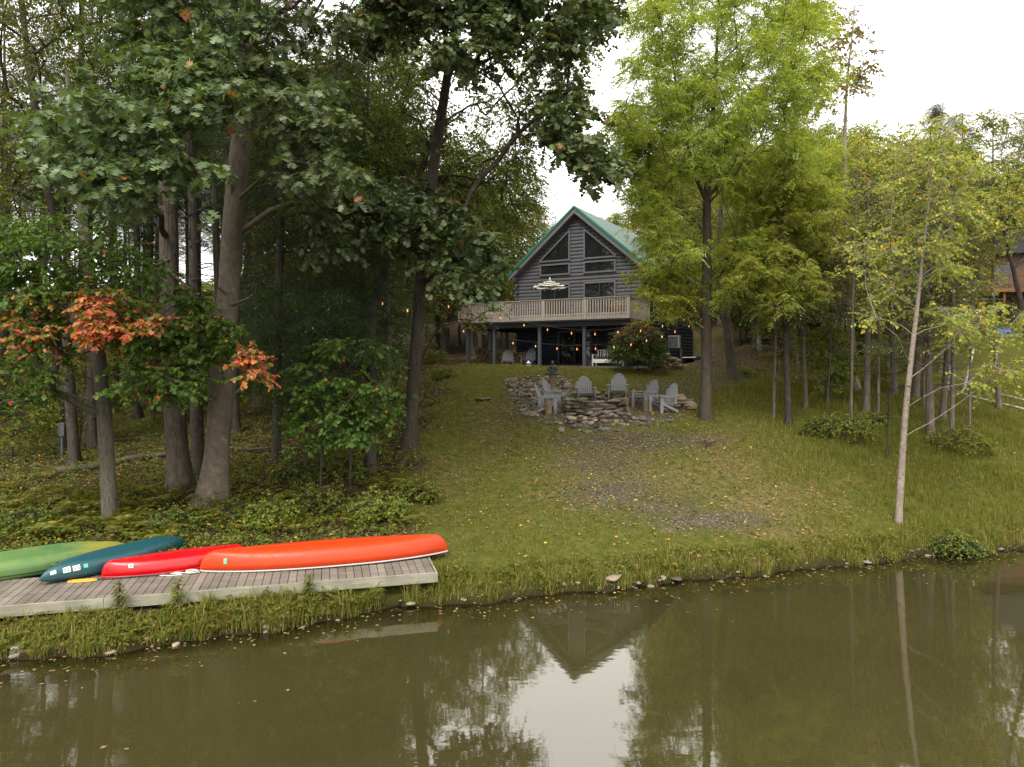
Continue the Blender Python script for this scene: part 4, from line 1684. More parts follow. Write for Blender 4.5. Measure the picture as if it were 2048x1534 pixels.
for pts, r, lab in (([(1893, 790, 30), (1897, 760, 30.2), (1903, 730, 30.6), (1912, 700, 31.2)], .055, "white birch pole leaning on the lawn, left of the other one"),
                    ([(1926, 775, 30), (1937, 740, 30.4), (1948, 695, 31)], .060, "white birch pole leaning on the lawn, right of the other one"),
                    ([(1880, 800, 30.5), (1960, 820, 28.5), (2080, 848, 26.5)], .050, "long white birch log lying across the lawn, the one nearer the pond"),
                    ([(1985, 817, 29.8), (2100, 840, 28)], .045, "white birch log lying on the lawn behind the longer log")):
    w = [P(*p) for p in pts]
    o_ = np.array(w[0])
    if pts[0][1] > 795:
        w = [np.array([q[0], q[1], gz(q[0], q[1]) + .10]) for q in w]
        o_ = w[0]
    else:
        w[0][2] = gz(w[0][0], w[0][1]) - .05
    o = MB().tube([q - o_ for q in w], [r * (1 - .12 * i) for i in range(len(w))], 10).build("birch_pole", M_BIRCHPOLE, None, 0, True)
    o.location = o_
    tag(o, lab, "birch pole")

# ------------------------------------------------------------ utility pedestal, fallen logs
p = hit(124, 915)
t = thing("utility_pedestal", "gray electrical box on a pipe beside a thin trunk at the far left", "electrical box", tuple(p), .2)
MB().tube([(0, 0, -.1), (0, 0, .75)], .04, 8).build("pipe", M_POST, t)
MB().box((-.09, -.07, .75), (.09, .07, 1.15)).build("box", M_POST, t, .01)
MB().prism([(-.11, 1.153), (.11, 1.153), (.08, 1.21), (-.12, 1.19)], -.09, .07).build("cap", M_TRIM, t)


def fallen_log(pix, r, label, lift=.08, mat=None, ends=True):
    w = [hit(*q) for q in pix]
    o_ = w[0].copy()
    pts = []
    for a, b in zip(w[:-1], w[1:]):
        for k in range(5):
            q = a + (b - a) * k / 5
            pts.append((q[0] - o_[0], q[1] - o_[1], gz(q[0], q[1]) + lift + rs.uniform(-.015, .015) - o_[2]))
    pts.append((w[-1][0] - o_[0], w[-1][1] - o_[1], w[-1][2] + lift - o_[2]))
    n = len(pts)
    m = MB().tube(pts, [r * (1 - .55 * i / n) * rs.uniform(.92, 1.08) for i in range(n)], 10)
    o = m.build("fallen_log", mat or M_DEADWOOD, None, 0, True)
    o.location = o_
    tag(o, label, "fallen log")


fallen_log([(105, 950), (200, 937), (300, 918), (395, 903)], .13, "thick bare fallen log lying behind the slim maple trunk", .10)
fallen_log([(460, 903), (560, 902), (660, 900)], .05, "thin pale fallen pole right of the twin trunks", .12)
fallen_log([(150, 893), (240, 882), (320, 872)], .05, "thin dark fallen branch on the forest floor behind the thick log", .05)
fallen_log([(20, 1316), (90, 1300), (180, 1290)], .035, "thin pale stick lying at the waterline at the far left", .03)
fallen_log([(1015, 1224), (1060, 1212), (1110, 1206)], .02, "thin pale twig at the water's edge below the dock's right end", .02)
p = hit(1420, 893)
t = thing("dead_branch", "bleached dead branch lying on the grass in front of the ash trunk", "branch", tuple(p + np.array([0, 0, .05])))
m = MB()
for k in range(9):
    a = rs.uniform(0, 6.3)
    l = rs.uniform(.25, .7)
    m.tube([(0, 0, .05), (l * .5 * math.cos(a), l * .5 * math.sin(a), rs.uniform(.03, .16)), (l * math.cos(a + .3), l * math.sin(a + .3), rs.uniform(.02, .22))], [.028, .018, .006], 6)
m.build("limbs", M_DEADWOOD, t)
# ------------------------------------------------------------ trees: tools
def rot_norm(v):
    return v / np.maximum(np.linalg.norm(v, axis=-1, keepdims=True), 1e-9)


def template(ts, ws, fold=.16, curl=.12, lobe=.05):
    """A leaf outline from stations along the midrib: verts (x across, y along, z up) and triangles."""
    v, f = [(0, 0, 0)], []
    mids = []
    for t, w in zip(ts[1:-1], ws[1:-1]):
        b = len(v)
        z = -curl * t * t
        u = t + lobe * w
        v += [(0, t, z), (-w, u, z + fold * w), (w, u, z + fold * w)]
        mids.append(b)
    tip = len(v)
    v.append((0, 1, -curl))
    b = mids[0]
    f += [(0, b, b + 1), (0, b + 2, b)]
    for a, b in zip(mids[:-1], mids[1:]):
        f += [(a, b, b + 1), (a, b + 1, a + 1), (a, b + 2, b), (a, a + 2, b + 2)]
    a = mids[-1]
    f += [(a, tip, a + 1), (a, a + 2, tip)]
    return np.array(v, float), np.array(f)


T_OAK = template([0, .16, .32, .42, .58, .68, .84, 1], [0, .045, .36, .08, .50, .09, .30, 0], lobe=.28)
T_OAKLO = template([0, .26, .42, .60, 1], [0, .34, .10, .42, 0], lobe=.26)
T_MAPLE = template([0, .08, .32, .45, .66, 1], [0, .30, .52, .20, .34, 0])
T_OVATE = template([0, .42, 1], [0, .34, 0])
T_LEAFLET = (np.array([(0, 0, 0), (.21, .48, .02), (0, 1, -.1), (-.21, .48, .02)], float), np.array([(0, 1, 2), (0, 2, 3)]))
T_FROND = (np.array([(0, 0, 0), (.075, .4, .0), (0, 1, -.12), (-.075, .4, .0)], float), np.array([(0, 1, 2), (0, 2, 3)]))
T_NEEDLE = (np.array([(0, 0, 0), (.085, .5, .0), (0, 1, -.05), (-.085, .5, .0)], float), np.array([(0, 1, 2), (0, 2, 3)]))


def leaf_arrays(tmpl, pos, ax, nrm, size, tint):
    tv, tf = tmpl
    ax = rot_norm(ax)
    side = rot_norm(np.cross(ax, nrm))
    n = np.cross(side, ax)
    N, k = len(pos), len(tv)
    s = size[:, None, None]
    v = pos[:, None, :] + s * (tv[None, :, 0:1] * side[:, None, :] + tv[None, :, 1:2] * ax[:, None, :] + tv[None, :, 2:3] * n[:, None, :])
    f = tf[None] + (np.arange(N) * k)[:, None, None]
    return v.reshape(-1, 3), f.reshape(-1, 3), np.repeat(tint, k)


def sprays(r, centers, radii, tint, outs, kind):
    """Twigs fanning out of every clump with leaves set along them. Returns leaf and twig arrays."""
    M, nt, nl = len(centers), kind["twigs"], kind["leaves"]
    d = r.normal(size=(M, nt, 3))
    d[..., 2] *= kind.get("flat", .5)
    d = rot_norm(d) + outs[:, None, :] * kind.get("out", .45)
    d[..., 2] += kind.get("rise", 0.0)
    d = rot_norm(d)
    L = radii[:, None] * r.uniform(.65, 1.35, (M, nt))
    base = centers[:, None, :] + d * (L * .08)[..., None] + r.normal(size=(M, nt, 3)) * (radii[:, None, None] * .16)
    t = ((np.arange(nl) + .6) / nl) ** .75
    t = np.clip(t[None, None, :] + r.uniform(-.05, .05, (M, nt, nl)), .05, 1)
    droop = kind.get("droop", .25)
    pos = base[:, :, None, :] + d[:, :, None, :] * (L[..., None] * t)[..., None]
    pos[..., 2] -= droop * L[..., None] * t ** 2
    tan = np.repeat(d[:, :, None, :], nl, 2).copy()
    tan[..., 2] -= 2 * droop * t
    tan = rot_norm(tan)
    up = np.array([0, 0, 1.0])
    side = rot_norm(np.cross(tan, up))
    sgn = np.where((np.arange(nl) % 2) == 0, 1.0, -1.0)[None, None, :, None]
    ax = tan * kind.get("fwd", .55) + side * sgn * kind.get("spread", .85) + r.normal(size=tan.shape) * kind.get("mess", .28)
    ax[..., 2] -= kind.get("hang", .25)
    nrm = up + r.normal(size=tan.shape) * kind.get("tilt", .45)
    size = kind["size"] * r.uniform(.55, 1.25, (M, nt, nl))
    tn = np.repeat(np.repeat(tint[:, None, None], nt, 1), nl, 2)
    keep = r.random((M, nt, nl)) < kind.get("keep", 1.0)
    pos, ax, nrm, size, tn = pos[keep], ax[keep], nrm[keep], size[keep], tn[keep]
    if kind.get("pinnate"):
        m = kind["pinnate"]
        ax = rot_norm(ax)
        Lr = size * kind.get("rachis", 4.0)
        sd = rot_norm(np.cross(ax, nrm))
        PP, AA, NN, SS, TT = [], [], [], [], []
        for j in range(m):
            u = (j + 1) / m
            q = pos + ax * (Lr * u)[:, None]
            q[:, 2] -= Lr * .35 * u * u
            for s in (-1, 1):
                a = ax * .45 + sd * s
                a[:, 2] -= .45 * u + .1
                PP.append(q)
                AA.append(a + r.normal(size=a.shape) * .12)
                NN.append(nrm)
                SS.append(size * (1.05 - .35 * abs(u - .45)))
                TT.append(tn)
        pos, ax, nrm, size, tn = map(np.concatenate, (PP, AA, NN, SS, TT))
    leaves = leaf_arrays(kind["tmpl"], pos, ax, nrm, size, tn)
    # twigs as three-sided prisms with a bend
    b0 = base.reshape(-1, 3)
    dd, LL = d.reshape(-1, 3), L.reshape(-1)
    p0 = np.repeat(centers, nt, 0)
    p1 = b0 + dd * (LL * .5)[:, None] - np.array([0, 0, 1]) * (droop * LL * .25)[:, None]
    p2 = b0 + dd * (LL * .97)[:, None] - np.array([0, 0, 1]) * (droop * LL * .94)[:, None]
    sd = rot_norm(np.cross(dd, np.array([.1, .2, 1.0])))
    s2 = np.cross(sd, dd)
    rt = kind.get("twig_r", .007)
    ring = lambda p, q: np.stack([p + q * (math.cos(a) * sd + math.sin(a) * s2) for a in (0, 2.09, 4.19)], 1)
    tv = np.concatenate([ring(p0, rt), ring(p1, rt * .7), ring(p2, rt * .3)], 1).reshape(-1, 3)
    q = []
    for k in (0, 3):
        for i in range(3):
            q.append((k + i, k + (i + 1) % 3, k + 3 + (i + 1) % 3, k + 3 + i))
    tf = (np.array(q)[None] + (np.arange(len(p0)) * 9)[:, None, None]).reshape(-1, 4)
    return leaves, (tv, tf)


def tube_np(pts, r, n):
    pts = np.asarray(pts, float)
    d = rot_norm(np.gradient(pts, axis=0))
    mean = rot_norm(d.mean(0)[None])[0]
    ref = np.array([.9, .35, .2]) if abs(mean[2]) > .6 else np.array([.1, .2, .95])
    s = rot_norm(np.cross(d, ref))
    t = np.cross(s, d)
    a = np.arange(n) * 2 * math.pi / n
    r = np.asarray(r, float)
    if r.ndim == 1:
        r = r[:, None]
    v = pts[:, None, :] + r[..., None] * (np.cos(a)[None, :, None] * s[:, None, :] + np.sin(a)[None, :, None] * t[:, None, :])
    i = np.arange(len(pts) - 1)[:, None] * n
    k = np.arange(n)[None, :]
    f = np.stack([i + k, i + (k + 1) % n, i + n + (k + 1) % n, i + n + k], -1).reshape(-1, 4)
    return v.reshape(-1, 3), f


def smooth_path(pts, step=.35):
    pts = np.asarray(pts, float)
    seg = np.linalg.norm(np.diff(pts, axis=0), axis=1)
    s = np.append(0, np.cumsum(seg))
    u = np.linspace(0, s[-1], max(4, int(s[-1] / step)))
    q = np.stack([np.interp(u, s, pts[:, k]) for k in range(3)], 1)
    for _ in range(4):
        q[1:-1] = .25 * q[:-2] + .5 * q[1:-1] + .25 * q[2:]
    return q


def grow_wood(r, trunk, tr, clumps, limb_k, sides=12, flare=.55, rise=.45, limb_min=.012, ragged=.05, forks=(), sticks=()):
    """Trunk tube plus limbs: every clump hooks onto the nearest lower point of what has grown so far."""
    V, F, b = [], [], 0

    def push(v, f):
        nonlocal b
        V.append(v)
        F.append(f + b)
        b += len(v)
    trunk = np.asarray(trunk)
    n = len(trunk)
    h = trunk[:, 2] - trunk[0, 2]
    rr = tr * (1 + flare * np.exp(-np.maximum(h, 0) / (tr[0] * 1.5)))
    a = np.arange(sides) * 2 * math.pi / sides
    lob = 1 + .45 * flare * np.exp(-np.maximum(h, 0) / (tr[0] * 2))[:, None] * np.cos(a * 5 + r.uniform(0, 6))[None] + ragged * np.sin(a[None] * 3 + h[:, None] * 1.7 + r.uniform(0, 6)) + ragged * .6 * np.sin(a[None] * 2 - h[:, None] * 3.1)
    push(*tube_np(trunk, rr[:, None] * lob, sides))
    for q, fr in forks:
        push(*tube_np(q, np.linspace(fr[0], fr[1], len(q)), 9))
    for q, fr in sticks:
        push(*tube_np(smooth_path(q, .2), np.linspace(fr[0], fr[1], len(smooth_path(q, .2))), 6))
    if len(clumps):
        nodes = list(trunk[h > .18 * h.max()])
        for q, fr in forks:
            nodes += list(q[2:])
        parent = [-1] * len(nodes)
        own = [False] * len(nodes)
        troot = len(nodes)
        order = np.argsort([np.min(np.linalg.norm(trunk - c, axis=1)) for c in clumps])
        paths = []
        NA = np.array(nodes)
        cnt = np.zeros(len(nodes))
        par = list(parent)
        for ci in order:
            c = clumps[ci]
            dv = c - NA
            dist = np.linalg.norm(dv, axis=1)
            hor = np.linalg.norm(dv[:, :2], axis=1)
            cost = dist + 1.3 * np.maximum(0, rise * hor - dv[:, 2]) + np.where(np.arange(len(NA)) < troot, .0, .15)
            k = int(np.argmin(cost))
            d = dist[k]
            m = max(3, int(d / .45))
            t = np.linspace(0, 1, m + 1)[1:]
            p0 = NA[k]
            mid = p0 + (c - p0) * .5 + np.array([0, 0, .10 * d]) + r.normal(size=3) * .09 * d
            q = ((1 - t) ** 2)[:, None] * p0 + (2 * t * (1 - t))[:, None] * mid + (t ** 2)[:, None] * c
            q[:-1] += r.normal(size=(m - 1, 3)) * .025 * d ** .5
            i0 = len(NA)
            par += [k] + list(range(i0, i0 + m - 1))
            NA = np.concatenate([NA, q])
            paths.append([k] + list(range(i0, i0 + m)))
        cnt = np.zeros(len(NA))
        for p in paths:
            j = p[-1]
            while j >= 0:
                cnt[j] += 1
                j = par[j]
        for p in paths:
            rad_ = np.maximum(limb_min, limb_k * cnt[p] ** .5)
            if p[0] < troot:
                rad_[0] = rad_[1] * 1.25
            rad_ = np.minimum(rad_, tr[0] * .6)
            push(*tube_np(NA[p], rad_ * np.linspace(1, .9, len(p)), 6 if rad_[0] > .03 else 5))
    return V, F, b


def make_tree(name, label, cat, trunk_pts, radii, clumps, crad, kind, bark_m, leaf_m, tint=None, forks=(), sticks=(), group=None, seed=1, limb_k=.018, flare=.55, sides=12, extra_kinds=(), rise=.45, crown_name="crown", step=.35):
    """Empty at the foot > trunk (with limbs and twigs), crown."""
    r = np.random.default_rng(seed)
    path = smooth_path(trunk_pts, step)
    s = np.linspace(0, 1, len(path))
    tr = np.interp(s, np.linspace(0, 1, len(radii)), radii)
    base = path[0].copy()
    clumps = np.asarray(clumps, float).reshape(-1, 3)
    crad = np.broadcast_to(np.asarray(crad, float), (len(clumps),))
    tint = np.broadcast_to(np.asarray(0.0 if tint is None else tint, float), (len(clumps),))
    V, F, b = grow_wood(r, path - base, tr, clumps - base, limb_k, sides, flare, rise, forks=[(smooth_path(q, step) - base, fr) for q, fr in forks], sticks=[([np.array(p_) - base for p_ in q], fr) for q, fr in sticks])
    t = thing(name, label, cat, tuple(base), 0, group)
    if len(clumps):
        axis_xy = np.array([np.interp(c[2], path[:, 2], path[:, 0]) for c in clumps]), np.array([np.interp(c[2], path[:, 2], path[:, 1]) for c in clumps])
        outs = np.stack([clumps[:, 0] - axis_xy[0], clumps[:, 1] - axis_xy[1], np.zeros(len(clumps))], 1)
        outs = rot_norm(outs)
        (lv, lf, lt), (tv, tf) = sprays(r, clumps - base, crad, tint, outs, kind)
        V.append(tv)
        F.append(tf + b)
        link_mesh(crown_name, mesh_np(crown_name, lv, [lf], {"tint": lt}), leaf_m, t)
    link_mesh("trunk", mesh_np("trunk", np.concatenate(V), [np.concatenate(F)]), bark_m, t, True)
    return t


def poly_pts(r, poly, n, y0, y1):
    """n places whose sight lines pass through a polygon of the photograph, spread over the depth y0..y1."""
    poly = [tuple(p) for p in poly]
    a = np.array(poly, float)
    out = []
    while len(out) < n:
        x, y = r.uniform(a[:, 0].min(), a[:, 0].max()), r.uniform(a[:, 1].min(), a[:, 1].max())
        if in_poly(x, y, poly):
            out.append(P(x, y, r.uniform(y0, y1)))
    return np.array(out)


def kin(**k):
    return k


K_OAK = kin(tmpl=T_OAK, size=.215, twigs=8, leaves=9, flat=.45, droop=.35, hang=.45, tilt=.40, mess=.35)
K_OAKUP = kin(tmpl=T_OAKLO, size=.20, twigs=9, leaves=10, flat=.55, droop=.3, hang=.35, tilt=.5, mess=.35)
K_MAPLE = kin(tmpl=T_MAPLE, size=.105, twigs=9, leaves=11, flat=.35, droop=.25, hang=.45, tilt=.35, mess=.3)
K_ASH = kin(tmpl=T_LEAFLET, size=.105, twigs=9, leaves=8, pinnate=5, rachis=2.9, flat=.55, droop=.08, hang=.02, tilt=.55, mess=.4, rise=.18)
K_OVATE = kin(tmpl=T_OVATE, size=.11, twigs=10, leaves=13, flat=.6, droop=.3, hang=.4, tilt=.6)
K_BIRCH = kin(tmpl=T_OVATE, size=.095, twigs=8, leaves=12, flat=.4, droop=.3, hang=.5, tilt=.5, mess=.35)
K_HEMLOCK = kin(tmpl=T_NEEDLE, size=.10, twigs=7, leaves=7, pinnate=5, rachis=2.6, flat=.25, droop=.35, hang=.15, tilt=.25, spread=1.0)

M_OAKBARK = bark("furrowed_bark", (.034, .027, .020), (.140, .118, .090), (.12, .13, .085), (30, 30, 2.6), 1.0)
M_SMOOTHBARK = bark("smooth_bark", (.078, .064, .045), (.125, .104, .076), (.15, .15, .115), (9, 9, 7), .6, warp=.5)
M_DARKBARK = bark("dark_bark", (.030, .024, .019), (.085, .070, .055), (.10, .11, .075), (28, 28, 3), .9)
M_ASHBARK = bark("ash_bark", (.042, .033, .024), (.095, .077, .057), (.10, .11, .07), (34, 34, 3.4), .9)
M_PALEBARK = bark("pale_bark", (.17, .138, .108), (.29, .24, .195), None, (6, 6, 14), .35, spots=(.05, .035, .03), warp=.4)
M_CEDARBARK = bark("cedar_bark", (.070, .054, .042), (.205, .170, .136), (.11, .11, .08), (34, 34, 1.5), .9)
M_MOSSBARK = bark("mossy_bark", (.050, .044, .032), (.135, .122, .094), (.08, .10, .035), (22, 22, 4), .9)

AUT = [(.36, .20, .03), (.40, .26, .04), (.30, .11, .02)]
L_OAK = leafmat("oak_leaf", [(0.051, 0.079, 0.025), (0.071, 0.108, 0.035), (0.103, 0.144, 0.053), (0.145, 0.183, 0.075)], [(.22, .09, .03), (.30, .16, .05)], .30, .42, .010, .4)
L_DARK = leafmat("dark_leaf", [(0.059, 0.088, 0.015), (0.086, 0.121, 0.020), (0.123, 0.154, 0.026), (0.168, 0.185, 0.032)], AUT, .38, .55, .025, .2)
L_MAPLE = leafmat("maple_leaf", [(0.050, 0.101, 0.015), (0.068, 0.130, 0.020), (0.094, 0.160, 0.026), (0.127, 0.171, 0.031)],
                  [(.54, .12, .09), (.48, .07, .06), (.44, .21, .11), (.62, .17, .03), (.28, .17, .06), (.56, .20, .06), (.34, .20, .08)], .38, .5, .010, .25)
L_ASH = leafmat("ash_leaf", [(0.155, 0.206, 0.038), (0.207, 0.261, 0.052), (0.267, 0.316, 0.074), (0.335, 0.367, 0.103)], [(.50, .40, .04), (.54, .42, .05), (.36, .32, .04)], .54, .55, .04, .18)
L_YELLOW = leafmat("yellowing_leaf", [(0.151, 0.185, 0.029), (0.196, 0.230, 0.040), (0.252, 0.280, 0.058), (0.302, 0.302, 0.073)], [(.50, .36, .06), (.52, .28, .05), (.44, .31, .07)], .45, .55, .09, .18)
L_LIGHT = leafmat("light_leaf", [(0.103, 0.148, 0.019), (0.145, 0.188, 0.026), (0.186, 0.226, 0.034), (0.235, 0.255, 0.047)], AUT, .42, .55, .05, .18)
L_RUSSET = leafmat("russet_leaf", [(.13, .12, .03), (.16, .14, .04), (.11, .13, .03)], [(.26, .16, .05), (.22, .12, .05)], .4, .5, .25)
L_NEEDLE = leafmat("hemlock_needle", [(0.023, 0.050, 0.017), (0.034, 0.069, 0.021), (0.049, 0.086, 0.024), (0.069, 0.103, 0.030)], [(.14, .09, .03)], .22, .6, .01, .2)
L_CEDAR = leafmat("cedar_needle", [(0.048, 0.062, 0.017), (0.072, 0.084, 0.024), (0.096, 0.103, 0.031), (0.120, 0.110, 0.041)], [(.16, .10, .05)], .25, .6, .06, .15)
L_FERN = leafmat("fern_leaf", [(.085, .115, .014), (.125, .150, .020), (.175, .180, .028)], [(.36, .25, .06), (.28, .17, .06)], .4, .55, .06, .2)
L_BUSH = leafmat("bush_leaf", [(0.063, 0.108, 0.016), (0.091, 0.139, 0.022), (0.126, 0.169, 0.026)], [(.38, .10, .05), (.34, .15, .05), (.30, .07, .04)], .3, .5, .0)

R0 = np.random.default_rng(5)
pp = lambda poly, n, a, b: poly_pts(R0, poly, n, a, b)
cat_ = np.concatenate


def tr_(lst):
    w = [P(*p) for p in lst]
    w[0][2] = gz(w[0][0], w[0][1]) - .08
    return w


# ------------------------------------------------------------ the trees one can point at
# twin trunks on the left
make_tree("oak_tree", "big oak with furrowed bark, the left of the thick twin trunks", "tree",
          tr_([(362, 985, 18.4), (352, 850, 18.4), (345, 700, 18.4), (338, 500, 18.5), (332, 250, 18.6), (328, 0, 18.7), (325, -350, 18.8)]), [.28, .26, .235, .215, .19, .16, .12],
          cat_([pp([(60, 270), (110, 215), (200, 150), (300, 100), (420, 60), (455, 180), (460, 290), (420, 380), (330, 330), (240, 400), (170, 370), (110, 320)], 74, 12.6, 15.4),
                pp([(150, -200), (560, -200), (540, 40), (420, 110), (250, 130)], 95, 14, 19),
                pp([(-150, -800), (600, -800), (600, -160), (-150, -160)], 60, 14, 24)]),
          np.append(np.full(169, .52), np.full(60, .9)), K_OAK, M_OAKBARK, L_OAK, sticks=[([P(*a), P(*b)], (.05, .02)) for a, b in [((336, 540, 18.3), (395, 590, 17.6)), ((338, 520, 18.3), (280, 545, 17.9)), ((346, 690, 18.2), (372, 676, 17.9))]], seed=11, limb_k=.009, sides=16)
make_tree("oak_tree", "big oak with smooth tan bark leaning right, the right of the twin trunks", "tree",
          tr_([(428, 1000, 17.6), (436, 870, 17.6), (446, 720, 17.6), (458, 560, 17.7), (474, 360, 17.8), (492, 170, 17.9), (505, 0, 18), (520, -350, 18.2)]), [.305, .285, .27, .255, .235, .21, .18, .14],
          cat_([pp([(440, 150), (540, 105), (640, 160), (695, 240), (690, 350), (620, 360), (570, 290), (510, 220), (450, 210)], 40, 13.2, 16),
                pp([(450, -200), (820, -200), (780, 40), (700, 110), (560, 90), (450, 60)], 55, 14.5, 19),
                pp([(560, 330), (690, 330), (700, 480), (620, 520)], 26, 16.5, 19.5),
                pp([(400, -800), (900, -800), (900, -160), (400, -160)], 50, 14, 24)]),
          np.append(np.full(121, .55), np.full(50, .9)), K_OAK, M_SMOOTHBARK, L_OAK, sticks=[([P(*a), P(*b)], (.05, .02)) for a, b in [((462, 610, 17.5), (500, 596, 17.1)), ((458, 590, 17.5), (436, 575, 17.2)), ((474, 400, 17.7), (540, 340, 16.9)), ((468, 420, 17.7), (452, 300, 17.2))]], seed=12, limb_k=.009, sides=16)
make_tree("forest_tree", "dark leaning tree with spreading green boughs at the top left corner", "tree",
          tr_([(150, 870, 23), (130, 650, 23), (100, 400, 23), (60, 150, 23), (30, -100, 23)]), [.17, .16, .14, .11, .06],
          cat_([pp([(-150, -120), (330, -120), (330, 60), (240, 330), (60, 400), (-150, 420)], 210, 19, 26), pp([(-200, -700), (300, -700), (300, -120), (-200, -120)], 70, 17, 26)]), .8, K_OVATE, M_DARKBARK, L_DARK, seed=28, limb_k=.009)
make_tree("forest_tree", "dark trunk between the slim maple and the twin oaks with a broad green crown", "tree",
          tr_([(180, 860, 27), (172, 650, 27), (165, 420, 27), (160, 200, 27), (165, -50, 27)]), [.2, .19, .17, .13, .05],
          cat_([pp([(-60, 380), (200, 350), (140, 480), (-60, 520)], 26, 24, 31), pp([(-60, 0), (560, 0), (520, 330), (-60, 380)], 120, 24, 31)]), .85, K_OVATE, M_CEDARBARK, L_DARK, seed=29, limb_k=.009)
# slim maple in front with red tips
mc_ = [pp([(-80, 440), (60, 430), (200, 420), (330, 470), (345, 560), (250, 600), (100, 585), (-80, 640)], 84, 14.2, 17.5),
       pp([(230, 650), (420, 665), (470, 705), (380, 775), (330, 800), (230, 775)], 50, 14.6, 16.8),
       pp([(-80, 690), (110, 700), (120, 790), (40, 830), (-80, 820)], 30, 14.5, 17),
       pp([(20, 615), (60, 595), (120, 610), (125, 660), (90, 690), (20, 680)], 15, 14, 15.2),
       pp([(165, 605), (195, 575), (222, 615), (218, 680), (190, 700), (162, 670)], 15, 13.8, 14.6),
       pp([(245, 640), (300, 620), (315, 645), (300, 670), (255, 670)], 7, 14, 15),
       pp([(465, 690), (500, 700), (535, 730), (535, 765), (500, 750)], 8, 14.4, 15.2),
       pp([(330, 560), (480, 640), (470, 700), (340, 660)], 20, 14.8, 16.2),
       pp([(10, 590), (130, 570), (240, 560), (340, 600), (330, 700), (240, 730), (120, 730), (10, 720)], 22, 14.2, 15.4)]
make_tree("maple_tree", "slim maple with lichened leaning trunk and red and orange leaf tips at the left", "tree",
          tr_([(222, 1046, 16.4), (213, 900, 16.4), (205, 790, 16.4), (196, 700, 16.4), (180, 560, 16.5), (160, 380, 16.6), (135, 150, 16.8)]), [.17, .165, .155, .14, .12, .09, .05],
          cat_(mc_), np.append(np.full(148, .48), np.full(sum(map(len, mc_)) - 148, .30)), K_MAPLE, M_MOSSBARK, L_MAPLE,
          np.concatenate([np.full(len(c), t_) for c, t_ in zip(mc_, (.0, .03, .02, .38, .85, .58, .75, .02, .20))]), seed=13, limb_k=.009, flare=.35)
# trunk with the dark spray beside the cabin
make_tree("oak_tree", "straight dark-trunked oak at the slope's left edge reaching toward the cabin deck", "tree",
          tr_([(818, 888, 22), (826, 780, 22), (833, 680, 22), (842, 560, 22), (852, 450, 22), (868, 330, 21.8), (890, 180, 21.5), (915, 20, 21), (930, -160, 20.5)]), [.215, .20, .19, .18, .17, .15, .13, .11, .08],
          cat_([pp([(640, 410), (700, 365), (800, 360), (880, 400), (940, 450), (1000, 500), (990, 555), (940, 570), (880, 550), (800, 490), (700, 450)], 74, 18, 22),
                pp([(700, -120), (1230, -120), (1210, 60), (1165, 130), (1050, 140), (980, 155), (900, 140), (760, 95)], 180, 16, 21),
                pp([(1085, 200), (1140, 185), (1200, 225), (1214, 362), (1165, 368), (1115, 300), (1075, 235)], 30, 16, 18.5),
                pp([(700, -700), (1150, -600), (1200, -150), (700, -150)], 45, 16, 24)]),
          np.append(np.full(284, .54), np.full(45, .9)), K_OAKUP, M_DARKBARK, L_OAK, seed=14, limb_k=.009)
make_tree("forest_tree", "many-stemmed tree fanning out its thin dark limbs high left of the cabin", "tree",
          tr_([(742, 948, 20), (738, 800, 20.4), (745, 620, 21.5), (790, 460, 23), (840, 350, 24), (880, 230, 24.5), (905, 120, 25), (930, 0, 25)]), [.15, .14, .135, .13, .11, .085, .06, .035],
          cat_([pp([(640, 120), (800, 50), (1000, 90), (1190, 40), (1180, 160), (1120, 260), (1060, 300), (1000, 400), (880, 370), (780, 340), (680, 330)], 210, 22, 28),
                pp([(880, 330), (1080, 330), (1060, 470), (940, 440)], 50, 24, 29)]), .75, K_OVATE, M_DARKBARK, L_DARK, seed=15, limb_k=.010, rise=.7)
make_tree("hemlock_tree", "dark dense hemlock filling the shade right of the twin trunks", "tree",
          tr_([(552, 930, 22), (556, 700, 22), (562, 400, 22.2), (570, 100, 22.4), (575, -120, 22.5)]), [.14, .13, .11, .08, .03],
          cat_([pp([(490, 330), (690, 330), (735, 480), (735, 640), (650, 735), (520, 700), (470, 520)], 170, 20, 25), pp([(480, 0), (680, 0), (720, 340), (470, 340)], 90, 20, 25)]),
          .78, K_HEMLOCK, M_DARKBARK, L_NEEDLE, seed=16, limb_k=.010, rise=.05)
make_tree("hemlock_tree", "dark hemlock with bare lower limbs behind the straight oak", "tree",
          tr_([(660, 860, 25), (665, 600, 25), (670, 300, 25), (675, 50, 25)]), [.15, .13, .10, .03],
          cat_([pp([(600, 480), (830, 480), (830, 640), (700, 700), (600, 650)], 90, 24, 29), pp([(590, 150), (830, 200), (830, 480), (590, 480)], 120, 24, 29)]),
          .8, K_HEMLOCK, M_DARKBARK, L_NEEDLE, seed=17, limb_k=.010, rise=.05)
make_tree("young_tree", "low green sapling with layered lobed leaves at the wood's edge left of the slope", "tree",
          tr_([(700, 900, 19), (702, 800, 19), (700, 680, 19)]), [.035, .03, .015],
          pp([(590, 750), (690, 655), (780, 700), (795, 820), (700, 850), (600, 830)], 46, 17.2, 20), .5, kin(**{**K_OAKUP, "size": .13, "flat": .25, "leaves": 11}), M_DARKBARK, L_MAPLE, seed=18, limb_k=.006, flare=.1)
make_tree("young_tree", "yellowing thin sapling just left of the deck with leaves in front of its railing", "tree",
          tr_([(800, 770, 27), (850, 700, 26.5), (900, 620, 26), (940, 560, 26)]), [.04, .035, .03, .012],
          pp([(830, 560), (930, 540), (1010, 590), (985, 660), (900, 640), (850, 700)], 34, 25, 27.5), .42, kin(**{**K_OVATE, "twigs": 6, "leaves": 8}), M_DARKBARK, L_LIGHT, seed=19, limb_k=.005, flare=.1, tint=.15)
